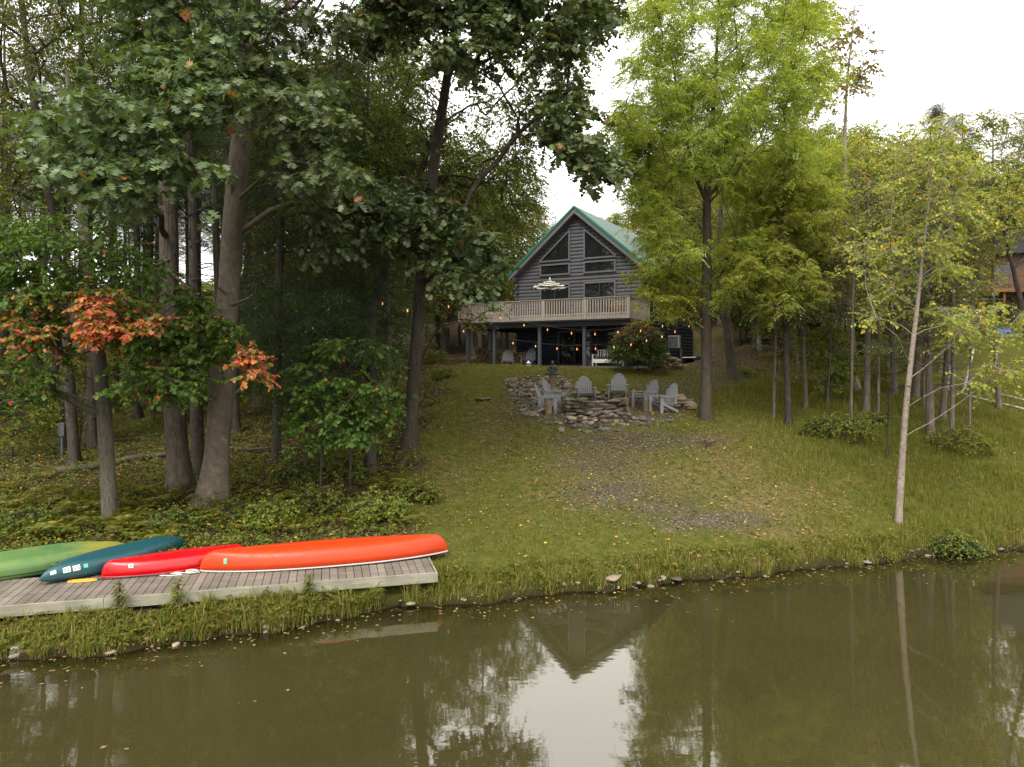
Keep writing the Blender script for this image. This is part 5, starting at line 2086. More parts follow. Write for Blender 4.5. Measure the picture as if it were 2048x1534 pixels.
make_tree("hemlock_tree", "small dark hemlock with drooping sprays low in the shade right of the twin trunks", "tree",
          tr_([(610, 890, 19.5), (612, 740, 19.5), (614, 560, 19.5)]), [.05, .04, .012], pp([(500, 600), (620, 540), (700, 600), (750, 700), (700, 800), (560, 800), (480, 700)], 90, 18, 21.5), .5, K_HEMLOCK, M_DARKBARK, L_NEEDLE, seed=31, limb_k=.006, rise=.05, flare=.2)
make_tree("young_tree", "bright low sapling under the small hemlock at the wood's edge", "tree",
          tr_([(640, 930, 18), (645, 850, 18), (650, 770, 18)]), [.03, .025, .01], pp([(540, 790), (690, 750), (770, 800), (760, 890), (600, 900)], 36, 16.8, 19.6), .42, kin(**{**K_MAPLE, "size": .10, "flat": .25}), M_DARKBARK, L_MAPLE, seed=32, limb_k=.005, flare=.1)
# ash with yellow leaflets
ac = [pp([(1270, 60), (1310, -60), (1430, -160), (1580, -120), (1630, 40), (1650, 200), (1600, 330), (1450, 370), (1330, 340), (1245, 230)], 285, 21.5, 29),
      pp([(1245, 220), (1300, 260), (1350, 400), (1390, 520), (1350, 575), (1310, 530), (1262, 400)], 60, 22.5, 27.5),
      pp([(1440, 340), (1620, 260), (1690, 330), (1705, 430), (1650, 520), (1540, 550), (1440, 550)], 100, 24, 29.5),
      pp([(1285, 545), (1380, 530), (1400, 600), (1370, 640), (1310, 630)], 20, 24, 26.5)]
make_tree("ash_tree", "tall ash with yellow-green feathery leaves and a straight dark trunk right of the cabin", "tree",
          tr_([(1412, 838, 25), (1412, 720, 25), (1413, 600, 25), (1414, 480, 25), (1414, 380, 25), (1424, 270, 25), (1432, 130, 25), (1440, -40, 25)]), [.195, .185, .17, .15, .12, .08, .05, .02],
          cat_(ac), .72, K_ASH, M_ASHBARK, L_ASH, np.concatenate([np.full(len(c), t_) for c, t_ in zip(ac, (.0, .05, .08, .25))]),
          forks=[([P(1412, 400, 25), P(1392, 360, 24.8), P(1374, 290, 24.5), P(1355, 190, 24.3), P(1338, 80, 24)], (.085, .02)), ([P(1414, 395, 25), P(1455, 355, 25.4), P(1485, 290, 25.8), P(1510, 190, 26.2)], (.07, .015)),
                 ([P(1413, 470, 25), P(1385, 430, 24.6), P(1340, 400, 24.2), P(1290, 395, 24)], (.045, .012))], seed=21, limb_k=.006, rise=.85)
make_tree("ash_tree", "smaller ash with drooping yellow-tipped feathery leaves among the dark trunks right of the tall ash", "tree",
          tr_([(1577, 850, 25), (1574, 740, 25), (1570, 620, 25), (1566, 480, 25), (1570, 300, 25)]), [.115, .105, .095, .07, .03],
          cat_([pp([(1450, 510), (1560, 480), (1630, 560), (1610, 620), (1550, 630), (1460, 590)], 40, 23, 26.5), pp([(1480, 340), (1650, 340), (1700, 450), (1640, 520), (1490, 510)], 50, 23.5, 28)]),
          .62, K_ASH, M_DARKBARK, L_ASH, .08, seed=22, limb_k=.009, rise=.5)
# pale slim tree by the water
make_tree("birch_tree", "slim pale-barked tree with sparse yellowing leaves standing alone near the water", "tree",
          tr_([(1797, 1043, 18), (1803, 930, 18), (1811, 820, 18), (1822, 720, 18), (1836, 600, 18.1), (1850, 470, 18.2), (1866, 330, 18.3)]), [.088, .08, .07, .058, .044, .028, .012],
          cat_([pp([(1700, 470), (1790, 330), (1890, 260), (1960, 320), (1950, 470), (1900, 600), (1840, 630), (1750, 640)], 84, 16.6, 20), pp([(1870, 610), (2060, 600), (2060, 650), (1970, 700), (1890, 690)], 26, 16.6, 19),
                pp([(1920, 720), (2030, 730), (2030, 770), (1930, 770)], 8, 16.8, 18.2), pp([(1770, 300), (1850, 210), (1930, 250), (1860, 330)], 12, 17, 19)]),
          .50, K_BIRCH, M_PALEBARK, L_YELLOW, seed=23, limb_k=.0042, flare=.3, rise=.6)
make_tree("birch_tree", "yellow-green tree with forked limbs at the right edge in front of the brown deck", "tree",
          tr_([(2078, 880, 23), (2060, 700, 23), (2035, 570, 23), (2008, 470, 23), (1998, 380, 23)]), [.12, .11, .09, .06, .02],
          pp([(1940, 420), (1990, 350), (2130, 310), (2150, 500), (2040, 470), (1970, 460)], 60, 21, 26), .65, K_OVATE, M_DARKBARK, L_YELLOW, seed=24, limb_k=.008, rise=.6)
make_tree("poplar_tree", "tall thin pale tree with a nearly bare top against the white sky", "tree",
          tr_([(1712, 790, 30), (1700, 640, 30), (1694, 500, 30), (1688, 300, 30), (1694, 160, 30), (1708, 40, 30), (1716, -90, 30)]), [.165, .15, .13, .09, .06, .03, .012],
          cat_([pp([(1650, 40), (1700, 20), (1752, 60), (1750, 130), (1725, 200), (1665, 190)], 34, 29, 31.5), pp([(1560, -60), (1650, -80), (1680, 60), (1660, 220), (1600, 260)], 50, 28.5, 33)]),
          .55, kin(**{**K_OVATE, "size": .15, "twigs": 7, "leaves": 9}), M_PALEBARK, L_RUSSET, .05, seed=25, limb_k=.006, rise=.9)
make_tree("mossy_tree", "mossy leaning tree at the top of the driveway, right of the tall ash", "tree",
          tr_([(1466, 748, 33), (1458, 680, 33), (1447, 600, 33.2), (1440, 500, 33.5), (1442, 350, 34)]), [.24, .20, .17, .13, .05],
          pp([(1350, 330), (1540, 300), (1560, 470), (1470, 540), (1360, 480)], 60, 31, 37), 1.0, K_OVATE, M_MOSSBARK, L_LIGHT, seed=26, limb_k=.010)
make_tree("birch_tree", "straight pale birch trunk beyond the driveway, right of the mossy trunk", "tree",
          tr_([(1517, 690, 41), (1515, 600, 41), (1512, 480, 41), (1510, 300, 41)]), [.15, .14, .12, .05],
          pp([(1420, 330), (1600, 320), (1610, 500), (1450, 520)], 60, 38, 44), 1.1, K_OVATE, M_BIRCHPOLE, L_LIGHT, seed=27, limb_k=.010)

# red cedars and thin trunks of the right-hand grove, each its own tree
GROVE = [(1547, 815, 25.6, .055, 8, "thin dark trunk just left of the smaller ash's trunk"), (1612, 790, 27, .085, 9, "slightly leaning cedar trunk right of the smaller ash"),
         (1653, 845, 25, .035, 7, "very thin straight trunk between the small ash and the pale poplar"), (1660, 770, 30, .10, 10, "cedar with bare gray trunk left of the pale poplar"),
         (1733, 815, 26.5, .12, 9, "dark cedar trunk just right of the pale poplar"), (1790, 760, 29, .13, 9, "cedar with reddish trunk bending left, behind the pale slim tree"),
         (1772, 905, 22, .035, 6, "thin dark sapling stem just left of the pale slim tree"), (1862, 870, 24, .13, 8, "shaggy reddish cedar trunk right of the pale slim tree"),
         (1884, 845, 25.5, .11, 9, "shaggy cedar close behind the reddish cedar right of the pale slim tree"), (1903, 885, 23.4, .075, 8, "pale spotted cedar trunk, next right of the two shaggy cedars"),
         (1830, 790, 28.5, .14, 10, "broad shaggy cedar behind the pale slim tree"), (1998, 840, 27, .09, 9, "dark straight cedar on the lawn near the right edge"),
         (1590, 730, 37, .13, 10, "cedar standing back on the slope behind the smaller ash"), (1745, 715, 40, .14, 11, "cedar far back on the lawn behind the pale poplar")]
for i, (px, py, Y, top, poly, n_, lab) in enumerate([
        (1702, 868, 24.5, 300, [(1640, 420), (1760, 300), (1790, 480), (1720, 610), (1650, 580)], 34, "sparse yellow-green young tree just left of the pale slim birch's crown"),
        (1756, 842, 26, 330, [(1700, 500), (1790, 360), (1850, 500), (1800, 640), (1720, 640)], 30, "sparse young tree with yellowing leaves between the poplar and the pale slim tree"),
        (1846, 836, 27, 300, [(1790, 460), (1860, 320), (1930, 430), (1910, 590), (1820, 620)], 34, "sparse yellowing young tree directly behind the pale slim tree's crown"),
        (1938, 872, 24, 400, [(1880, 520), (1950, 410), (2010, 480), (1990, 560), (1900, 580)], 18, "thin yellowing young tree between the spotted cedar and the lawn cedar")]):
    make_tree("young_tree", lab, "tree", tr_([(px, py, Y), (px + 4, (py + top) / 2, Y), (px + 14, top, Y)]), [.05, .035, .012], pp(poly, n_, Y - 1.6, Y + 1.8), .5, K_BIRCH, M_CEDARBARK, L_YELLOW, seed=700 + i, limb_k=.004, flare=.2, rise=.6)
rg = np.random.default_rng(77)
for i, (px, py, Y, r_, h_, lab) in enumerate(GROVE):
    b = P(px, py, Y)
    b[2] = gz(b[0], b[1]) - .06
    lean = rg.normal(size=2) * .025 * h_
    tp = b + np.array([lean[0], lean[1], h_])
    c0 = (.72 if px == 1998 else .42) if r_ > .05 else .55
    n = 46 if r_ > .05 else 16
    u = c0 + (1.02 - c0) * rg.random(n)
    R = (.35 + (1 - u) * 3.0) * (1 if r_ > .05 else .6)
    a = rg.uniform(0, 6.3, n)
    rr = R * np.sqrt(rg.random(n))
    cl = b + (tp - b) * u[:, None] + np.stack([rr * np.cos(a), rr * np.sin(a), np.zeros(n)], 1)
    nd = 22                                    # dead lower limbs, bare
    ud = rg.uniform(.18, c0, nd)
    ad = rg.uniform(0, 6.3, nd)
    stk = []
    for k in range(nd):
        q = b + (tp - b) * ud[k]
        l = rg.uniform(.5, 1.6)
        e = q + np.array([math.cos(ad[k]) * l, math.sin(ad[k]) * l, rg.uniform(-.25, .2)])
        stk.append(([q, (q + e) / 2 + np.array([0, 0, .06]), e], (.016, .004)))
    make_tree("cedar_tree" if r_ > .05 else "young_tree", lab, "tree", [b, (b + tp) / 2 + np.append(rg.normal(size=2) * .08, 0), tp], [r_, r_ * .8, r_ * .25], cl, .55,
                  kin(**{**K_HEMLOCK, "droop": .2, "twigs": 7}), M_CEDARBARK if r_ > .05 else M_DARKBARK, L_CEDAR, sticks=stk, seed=100 + i, limb_k=.008, flare=.35, rise=.2)

# ------------------------------------------------------------ the woods behind: a few grown trees, then copies
PROTO = bpy.data.collections.new("prototypes")


def proto(kind_name, h, c0, R, n, rad_c, k, bark_m, leaf_m, tr0, seed, cone=False, tint=0.0, limb_k=.010, rise=.45, dead=0):
    r = np.random.default_rng(seed)
    u = c0 + (1 - c0) * r.random(n) ** (.9 if not cone else 1.2)
    v = (u - c0) / (1 - c0)
    env = R * (np.sqrt(np.maximum(0, 1 - (1.9 * v - .8) ** 2 / 1.3)) if not cone else (1.05 - v) ** .8)
    a, rr = r.uniform(0, 6.3, n), env * np.sqrt(r.uniform(.12, 1, n))
    cl = np.stack([rr * np.cos(a), rr * np.sin(a), u * h], 1)
    stk = []
    for q in range(dead):
        z, l, b_ = h * r.uniform(.12, c0 + .1), r.uniform(.7, 2.2), r.uniform(0, 6.3)
        e = np.array([math.cos(b_) * l, math.sin(b_) * l, z + r.uniform(-.2, .5)])
        mid = np.array([e[0] * .5, e[1] * .5, z + .12])
        stk += [([np.array([0, 0, z]), mid, e], (.022, .005)), ([mid, np.array([e[0] * .7 - e[1] * .25, e[1] * .7 + e[0] * .25, z + r.uniform(0, .3)])], (.010, .004))]
    t = make_tree(kind_name, "prototype", "tree", [(0, 0, -.3), (r.normal() * .1, r.normal() * .1, h * .4), (r.normal() * .25, r.normal() * .25, h * .97)], [tr0, tr0 * .75, tr0 * .15], cl, rad_c, k, bark_m, leaf_m, tint,
                  seed=seed + 50, limb_k=limb_k, rise=rise, sides=9, step=.7, sticks=stk)
    return t


PR = {
    "broad": [proto("forest_tree", 17, .30, 3.6, 200, .95, kin(**{**K_OVATE, "size": .17, "twigs": 9, "leaves": 11}), M_DARKBARK, L_DARK, .20, 201),
              proto("forest_tree", 15, .22, 3.3, 200, .95, kin(**{**K_OVATE, "size": .16, "twigs": 9, "leaves": 11}), M_OAKBARK, L_DARK, .17, 202)],
    "light": [proto("forest_tree", 15, .25, 3.2, 190, .9, kin(**{**K_OVATE, "size": .16, "twigs": 9, "leaves": 11}), M_OAKBARK, L_LIGHT, .16, 203),
              proto("forest_tree", 13, .20, 2.8, 170, .85, kin(**{**K_OVATE, "size": .15, "twigs": 9, "leaves": 10}), M_CEDARBARK, L_YELLOW, .14, 204, tint=.05)],
    "pine": [proto("pine_tree", 19, .55, 2.4, 46, .9, kin(**{**K_HEMLOCK, "size": .15, "flat": .4}), M_DARKBARK, L_NEEDLE, .19, 205, rise=.1, dead=46),
             proto("pine_tree", 17, .50, 2.0, 40, .9, kin(**{**K_HEMLOCK, "size": .15, "flat": .4}), M_CEDARBARK, L_NEEDLE, .15, 206, rise=.1, dead=46)],
    "cedar": [proto("cedar_tree", 11, .25, 1.7, 110, .6, kin(**{**K_HEMLOCK, "size": .11}), M_CEDARBARK, L_CEDAR, .15, 207, cone=True, rise=.1, dead=14),
              proto("cedar_tree", 12, .30, 1.5, 100, .6, kin(**{**K_HEMLOCK, "size": .11}), M_CEDARBARK, L_CEDAR, .14, 208, cone=True, rise=.3, dead=14)],
    "sapling": [proto("young_tree", 4.2, .22, 1.7, 46, .55, kin(**{**K_MAPLE, "size": .12, "twigs": 7, "leaves": 9, "flat": .25}), M_DARKBARK, L_MAPLE, .035, 209, limb_k=.005),
                proto("young_tree", 3.0, .12, 1.3, 40, .5, kin(**{**K_OVATE, "size": .10, "flat": .3}), M_DARKBARK, L_LIGHT, .025, 210, limb_k=.004)],
}
used = set()
pr = random.Random(42)


def plant(kind, x, y, s, label, group, idx=None, dz=-.05):
    src = pr.choice(PR[kind]) if idx is None else PR[kind][idx]
    o = src if src.name not in used else copy_tree(src)
    used.add(src.name)
    o.location = (x, y, gz(x, y) + dz)
    o.rotation_euler = (pr.uniform(-.03, .03), pr.uniform(-.03, .03), pr.uniform(0, 6.3))
    o.scale = (s * pr.uniform(.92, 1.08), s * pr.uniform(.92, 1.08), s)
    tag(o, label, "tree", group)
    return o


def far_px(px, Y):
    return (px - 1024) / FPX * Y, Y


# dark trunks seen between the big ones on the left
for px, Y, k, s in ((395, 20.5, "pine", .95), (185, 25.5, "pine", .9), (126, 25, "pine", .62), (718, 25, "pine", .8), (775, 28, "pine", .85), (275, 32, "pine", .9), (312, 36, "pine", 1), (640, 31, "broad", .9), (470, 27, "pine", .9)):
    x, y = far_px(px, Y)
    plant(k, x, y, s, "dark tall trunk among the shaded trees close behind the big oaks and the maple", "shaded trees close behind the big oaks")
n = 0
spots = []
while n < 66:
    px, Y = pr.uniform(-420, 800), 28 + 44 * pr.random() ** .8
    x, y = far_px(px, Y)
    if any((x - a) ** 2 + (y - b) ** 2 < 2.6 for a, b in spots) or (-21 < x < -12 and 25 < y < 34):
        continue
    spots.append((x, y))
    plant(pr.choice(["pine"] if px < 540 else ["pine", "broad", "broad", "light"]), x, y, pr.uniform(.9, 1.25), "tall slim forest tree deep in the wood left of the cabin", "forest trees left of the cabin")
    n += 1
for _ in range(20):
    x, y = far_px(pr.uniform(820, 1075), pr.uniform(47, 66))
    plant(pr.choice(["light", "light", "broad", "cedar"]), x, y, pr.uniform(.75, 1.0), "green forest tree seen beyond the deck's left end", "trees behind the deck's left end")
for _ in range(7):
    x, y = far_px(pr.uniform(1080, 1260), pr.uniform(62, 75))
    plant("light", x, y, pr.uniform(.62, .74), "distant light green tree behind the cabin roof", "trees behind the cabin roof")
for _ in range(24):
    x, y = far_px(pr.uniform(1310, 1720), pr.uniform(52, 70))
    plant(pr.choice(["light", "cedar", "broad", "light"]), x, y, pr.uniform(.85, 1.15), "forest tree behind the ash trees and the driveway", "trees behind the ash trees")
for _ in range(12):
    x, y = far_px(pr.uniform(1500, 1900), pr.uniform(40, 50))
    plant(pr.choice(["cedar", "cedar", "light"]), x, y, pr.uniform(.75, 1.0), "cedar or yellowing tree standing at the back of the right-hand grove", "trees at the back of the right-hand grove")
for _ in range(17):
    px = pr.uniform(1480, 1905)
    x, y = far_px(px, pr.uniform(35, 47))
    plant("light", x, y, pr.uniform(.72, .95), "yellow-green leafy tree behind the cedar trunks of the right-hand grove", "yellow-green trees behind the grove", pr.choice([0, 1, 1]))
for px, Y, k, s, i in ((1880, 64, "cedar", 1.45, 1), (1925, 66, "cedar", 1.5, 0), (1820, 46, "cedar", .98, 1), (1780, 48, "light", .74, 1), (1985, 68, "light", 1.1, 0), (2050, 70, "cedar", 1.35, 1), (2110, 66, "light", 1.1, 0), (2210, 60, "broad", .9, 0), (2290, 56, "light", .95, 1), (2000, 64, "broad", .8, 1), (1900, 62, "light", .8, 0)):
    x, y = far_px(px, Y)
    plant(k, x, y, s, "tree on the skyline beside and behind the brown neighbor's house", "trees around the brown house", i)
for _ in range(26):
    px, Y = pr.uniform(-200, 780), pr.uniform(23, 46)
    x, y = far_px(px, Y)
    plant("sapling", x, y, pr.uniform(.7, 1.25), "leafy young tree in the understory of the left wood", "young trees in the left wood")
for _ in range(12):
    px, Y = pr.uniform(1440, 1640), pr.uniform(43, 52)
    x, y = far_px(px, Y)
    plant("sapling", x, y, pr.uniform(.8, 1.2), "leafy young tree under the woods' edge beyond the driveway", "young trees beyond the driveway")
for _ in range(9):
    x, y = far_px(pr.uniform(1500, 1900), pr.uniform(27, 39))
    plant("sapling", x, y, pr.uniform(.6, .9), "leafy sapling among the trunks of the right-hand grove", "saplings in the right-hand grove", 1)
for _ in range(9):
    x, y = far_px(pr.uniform(1470, 1790), pr.uniform(39, 47))
    plant("sapling", x, y, pr.uniform(1.1, 1.6), "tall leafy sapling filling the gap behind the grove's trunks", "tall saplings behind the grove")
for _ in range(8):
    x, y = far_px(pr.uniform(230, 500), pr.uniform(30, 44))
    plant("pine", x, y, pr.uniform(.55, .85), "thin dark pine with dead lower limbs, seen between the twin trunks", "thin pines seen between the twin trunks")
for x, y in ((-34, 24), (-30, 18), (-40, 32), (-27, 28), (-24, 22), (34, 26), (40, 34), (36, 42)):
    plant(pr.choice(["broad", "light"]), x, y, pr.uniform(.9, 1.1), "woodland tree at the wood's outer edge", "trees at the outer edge")


# the far wood on the hill: one mass
rw = np.random.default_rng(61)
n = 5200
x, y = rw.uniform(-75, 70, n), rw.uniform(72, 96, n)
zc = ground_near(x, y) + rw.uniform(.2, 1, n) * np.where(x < 3, np.where(x / y < -.36, 1.2, 4.2), np.where(x < 18, 4.5, 6.5)) * (1 - .35 * rw.random(n))
c = np.stack([x, y, zc], 1)
(lv, lf, lt), _ = sprays(rw, c, np.full(n, 1.0), rw.uniform(0, .12, n), np.zeros((n, 3)), kin(tmpl=T_OVATE, size=.34, twigs=6, leaves=7, flat=.5, droop=.3, hang=.3, tilt=.5))
tag(link_mesh("far_woods", mesh_np("far_woods", lv, [lf], {"tint": lt}), L_DARK), "far-off wood on the rise behind the trees", None, None, "stuff")

# ------------------------------------------------------------ shrubs, ferns, weeds
def bush(name, label, cat, center, rx, rz, n, k, leaf_m, tintf=None, seed=1, group=None, stem_r=.03, cr=.34):
    r = np.random.default_rng(seed)
    c = np.array(center, float)
    base = np.array([c[0], c[1], gz(c[0], c[1]) - .05])
    d = rot_norm(r.normal(size=(n, 3)))
    d[:, 2] = np.abs(d[:, 2]) * 1.0 - .15
    q = d * (r.uniform(.35, 1, (n, 1)) ** .5) * np.array([rx, rx * .9, rz])
    cl = base + np.array([0, 0, rz * .32]) + q * np.array([1, 1, .68])
    ti = np.zeros(n) if tintf is None else tintf(q / np.array([rx, rx, rz]))
    return make_tree(name, label, cat, [base, base + np.array([0, 0, rz * .25]), base + np.array([.02, 0, rz * .6])], [stem_r, stem_r * .8, stem_r * .4], cl, cr, k, M_DARKBARK, leaf_m, ti,
                     seed=seed, limb_k=stem_r * .12, flare=.2, group=group, crown_name="foliage", step=.15, sides=7, rise=.2)


q = P(1276, 737, 34.0)
bush("burning_bush", "large round bush with reddening top at the right front corner of the deck", "bush", q, 1.24, 2.75, 210, kin(**{**K_OVATE, "size": .07, "twigs": 9, "leaves": 14, "flat": .3, "hang": .1}), L_BUSH,
     lambda q: np.clip((q[:, 2] - .35) * 1.1 - (q[:, 0]) * .15, 0, .75), seed=301, cr=.42)
for i, (px, py, rx, rz, lm, lab) in enumerate([
        (1690, 880, .9, 1.1, L_LIGHT, "leafy green shrub in the long grass below the pale poplar"), (1640, 870, .6, .7, L_DARK, "small dark shrub left of the leafy shrub below the pale poplar"),
        (1925, 905, .95, .95, L_LIGHT, "low broad shrub below the shaggy cedars at the right"), (1665, 740, .9, 1.1, L_DARK, "dark shrub between the trunks behind the small ash"),
        (1740, 850, .5, .5, L_LIGHT, "small round shrub at the foot of the dark cedar right of the poplar"), (1905, 1100, .5, .45, L_DARK, "broad-leaved dark plant at the waterline near the right edge"),
        (1480, 752, .5, .5, L_LIGHT, "small shrub at the foot of the mossy trunk"),
        (540, 1050, .55, .75, L_LIGHT, "bright green shrub behind the left tip of the orange canoe"), (640, 1030, .6, .8, L_FERN, "yellow-green shrub behind the middle of the orange canoe"),
        (760, 1035, .6, .7, L_LIGHT, "green shrub behind the right part of the orange canoe"), (600, 960, .6, .8, L_DARK, "dark shrub on the forest floor right of the twin oak trunks"),
        (690, 950, .6, .7, L_DARK, "dark shrub at the wood's edge below the sapling"), (830, 1000, .5, .6, L_FERN, "yellow-green shrub where the wood meets the grass"),
        (60, 1060, .55, .55, L_DARK, "low dark shrub behind the green kayak"), (350, 1060, .45, .5, L_DARK, "low shrub behind the teal kayak's right tip"), (480, 1045, .45, .55, L_DARK, "low dark shrub at the foot of the smooth oak"),
        (730, 860, .6, .9, L_DARK, "dark leafy shrub at the foot of the sapling left of the slope"), (890, 755, .6, .6, L_LIGHT, "light shrub at the wood's edge left of the deck"), (870, 725, .7, .9, L_LIGHT, "leafy shrub left of the firewood stack")]):
    p = hit(px, py)
    bush("shrub", lab, "shrub", p, rx, rz, 44, kin(**{**K_OVATE, "size": .075 if rx > .4 else .1, "twigs": 7, "leaves": 9}), lm, None, seed=320 + i, stem_r=.02, cr=.28)
# red flowers for the pot on the deck
r_ = np.random.default_rng(9)
pos = r_.normal(size=(160, 3)) * np.array([.13, .13, .10]) + np.array([0, 0, .52])
lv, lf, lt = leaf_arrays(T_OVATE, pos, r_.normal(size=(160, 3)), r_.normal(size=(160, 3)), np.full(160, .09), np.where(r_.random(160) < .55, 1.0, 0))
link_mesh("flowers", mesh_np("flowers", lv, [lf], {"tint": lt}), L_MAPLE, POT_PLANT)


def frond_plant(name, n, L, pairs, seed, arch=1.05, width=.27):
    r = np.random.default_rng(seed)
    PP, AA, NN, SS = [], [], [], []
    for i in range(n):
        a = 2 * math.pi * i / n + r.uniform(-.3, .3)
        l = L * r.uniform(.75, 1.15)
        d = np.array([math.cos(a), math.sin(a), 0])
        sd = np.array([-d[1], d[0], 0])
        for j in range(pairs):
            u = (j + 1) / pairs
            q = d * l * .85 * u + np.array([0, 0, l * (arch * 1.5 * u - arch * 1.15 * u * u)])
            tan = d * .85 + np.array([0, 0, arch * 1.5 - 2.3 * arch * u])
            for s in (-1, 1):
                PP.append(q)
                AA.append(sd * s + tan * .35)
                NN.append(np.array([0, 0, 1.0]) + d * .3 + r.normal(size=3) * .12)
                SS.append(l * width * math.sin(math.pi * min(1, .12 + u * .86)) ** .8)
    t = np.repeat(r.random(n) * .3, pairs * 2)
    v, f, tt = leaf_arrays(T_FROND, np.array(PP), np.array(AA), np.array(NN), np.array(SS), t)
    me = mesh_np(name, v, [f], {"tint": tt})
    me.materials.append(L_FERN)
    return me


FERNS = [frond_plant("fern", 9, .62, 24, 401), frond_plant("fern", 11, .52, 22, 402), frond_plant("fern", 8, .7, 26, 403)]
k = 0
while k < 62:
    u = pr.random()
    px, py = (pr.uniform(-30, 330), pr.uniform(985, 1100)) if u < .62 else (pr.uniform(330, 860), pr.uniform(985, 1070))
    p = hit(px, py)
    rel = p[:2] - (DK_R - dk_u * dock_l)
    if rel @ dk_n < 2.15:
        continue
    o = bpy.data.objects.new("fern", FERNS[k % 3])
    COL.objects.link(o)
    o.location = (p[0], p[1], p[2] - .02)
    o.rotation_euler = (pr.uniform(-.15, .15), pr.uniform(-.15, .15), pr.uniform(0, 6.3))
    o.scale = (pr.uniform(.75, 1.2),) * 3
    left = px < 330
    tag(o, "arching fern on the bank behind the kayaks at the left" if left else "fern on the shaded bank behind the orange canoe", "fern", "ferns behind the kayaks" if left else "ferns behind the orange canoe")
    k += 1

for i, (px, py, Y, hh, lab) in enumerate([(233, 1225, 11.9, .55, "tall weed growing against the dock front near the yellow paddle"), (352, 1215, 12.15, .55, "bushy weed growing against the dock front below the rope coil"),
                                     (612, 1185, 12.65, .5, "weed growing against the dock front below the middle of the orange canoe"), (748, 1175, 13.0, .35, "small weed against the dock front near its right end")]):
    p = P(px, py, Y)
    x_ = p[0]
    s_ = (np.array([x_, 0]) - DK_R) @ np.array([1, 0]) / dk_u[0]
    y_ = DK_R[1] + dk_u[1] * s_ - .10
    b = np.array([x_, y_, gz(x_, y_) - .02])
    n_ = 12
    u = np.linspace(.3, 1, n_)
    make_tree("weed", lab, "weed", [b, b + np.array([.03, -.02, hh * .6]), b + np.array([.05, .02, hh])], [.008, .006, .003], b + np.stack([.05 * u, .0 * u, hh * u], 1), .11,
              kin(tmpl=T_NEEDLE, size=.075, twigs=5, leaves=7, flat=.5, droop=.3, hang=.0, tilt=.5), M_DARKBARK, L_LIGHT, 0.0, seed=600 + i, limb_k=.002, flare=0, sides=5, step=.1, crown_name="leaves")

# ------------------------------------------------------------ ground cover: grass blades, bank weeds, fallen leaves
def ground_fast(x, y):
    return ground_near(x, y)


def blades(name, label, x, y, h, w, colr, mat, seed, lean=.45):
    r = np.random.default_rng(seed)
    n = len(x)
    z = ground_fast(x, y) - .01
    a = r.uniform(0, 2 * math.pi, n)
    d = np.stack([np.cos(a), np.sin(a), np.zeros(n)], 1)
    s = np.stack([-d[:, 1], d[:, 0], np.zeros(n)], 1) * (w / 2)[:, None]
    b = np.stack([x, y, z], 1)
    ln = (h * r.uniform(.2, 1, n) * lean)[:, None]
    up = np.array([0, 0, 1.0])
    m1 = b + d * ln * .3 + up * (h * .55)[:, None]
    tip = b + d * ln + up * (h * (1 - .3 * (ln[:, 0] / h)))[:, None]
    v = np.stack([b - s, b + s, m1 + s * .8, m1 - s * .8, tip], 1).reshape(-1, 3)
    i = (np.arange(n) * 5)[:, None]
    me = mesh_np(name, v, [np.concatenate([i, i + 1, i + 2, i + 3], 1), np.concatenate([i + 3, i + 2, i + 4], 1)], {"tint": np.repeat(colr, 5)})
    return tag(link_mesh(name, me, mat), label, None, None, "stuff")


L_GRASS = leafmat("grass_blade", [(0.071, 0.099, 0.013), (0.108, 0.133, 0.018), (0.152, 0.163, 0.026), (0.197, 0.183, 0.038)], [(.22, .16, .06), (.28, .21, .085)], .35, .6, .10, .1)
rg = np.random.default_rng(31)
N = 1000000
TUFT = rg.integers(0, 60000, N)
tx, ty, th_ = rg.uniform(-5, 28, 60000), rg.uniform(12.5, 40, 60000), rg.uniform(.55, 1.5, 60000)
loose = rg.random(N) < .35
x = np.where(loose, rg.uniform(-5, 28, N), tx[TUFT] + rg.normal(size=N) * .045)
y = np.where(loose, rg.uniform(12.5, 40, N), ty[TUFT] + rg.normal(size=N) * .045)
th_ = np.where(loose, .7, th_[TUFT])
zt_ = CAM_H - .0
px, py = to_px(x, y, ground_fast(x, y))
fm = forest_mask(x, y)
gr = GRAVEL(x, y, ground_fast(x, y))
li = LITTER(x, y, ground_fast(x, y))
d_sh = y - shore_y(x)
pitd = np.sqrt(((x - PIT[0]) / 3.1) ** 2 + ((y - PIT[1]) / 2.4) ** 2)
hx = (x - HOUSE_C[0]) * HX[0] + (y - HOUSE_C[1]) * HX[1]
hy = (x - HOUSE_C[0]) * HY[0] + (y - HOUSE_C[1]) * HY[1]
indock = ((x - DK_R[0]) * dk_u[0] + (y - DK_R[1]) * dk_u[1] < .03) & ((x - DK_R[0]) * dk_n[0] + (y - DK_R[1]) * dk_n[1] > -.02) & ((x - DK_R[0]) * dk_n[0] + (y - DK_R[1]) * dk_n[1] < dock_w + .05)
patch = .5 + .5 * np.sin(x * 1.9 + 2 * np.sin(y * .7)) * np.sin(y * 1.5 + np.sin(x * 1.2))
ww = (1 - fm) * (1 - .93 * np.clip(gr * 1.25, 0, 1)) * (1 - .72 * np.clip(li, 0, 1)) * (pitd > 1) * (d_sh > .08) * (~indock) * (.55 + .45 * patch)
ww *= ~((hy > -3.4) & (hy < 11) & (hx > -6) & (hx < 4.5))
ww *= np.where(x < 6, .72, 1) * np.clip(.25 + 14 / y, 0, 1) * np.where(px > 2700, 0, 1) * np.where(px < 600, .3, 1)
keep = rg.random(N) < ww
x, y, patch, px, d_sh, th_ = x[keep], y[keep], patch[keep], px[keep], d_sh[keep], th_[keep]
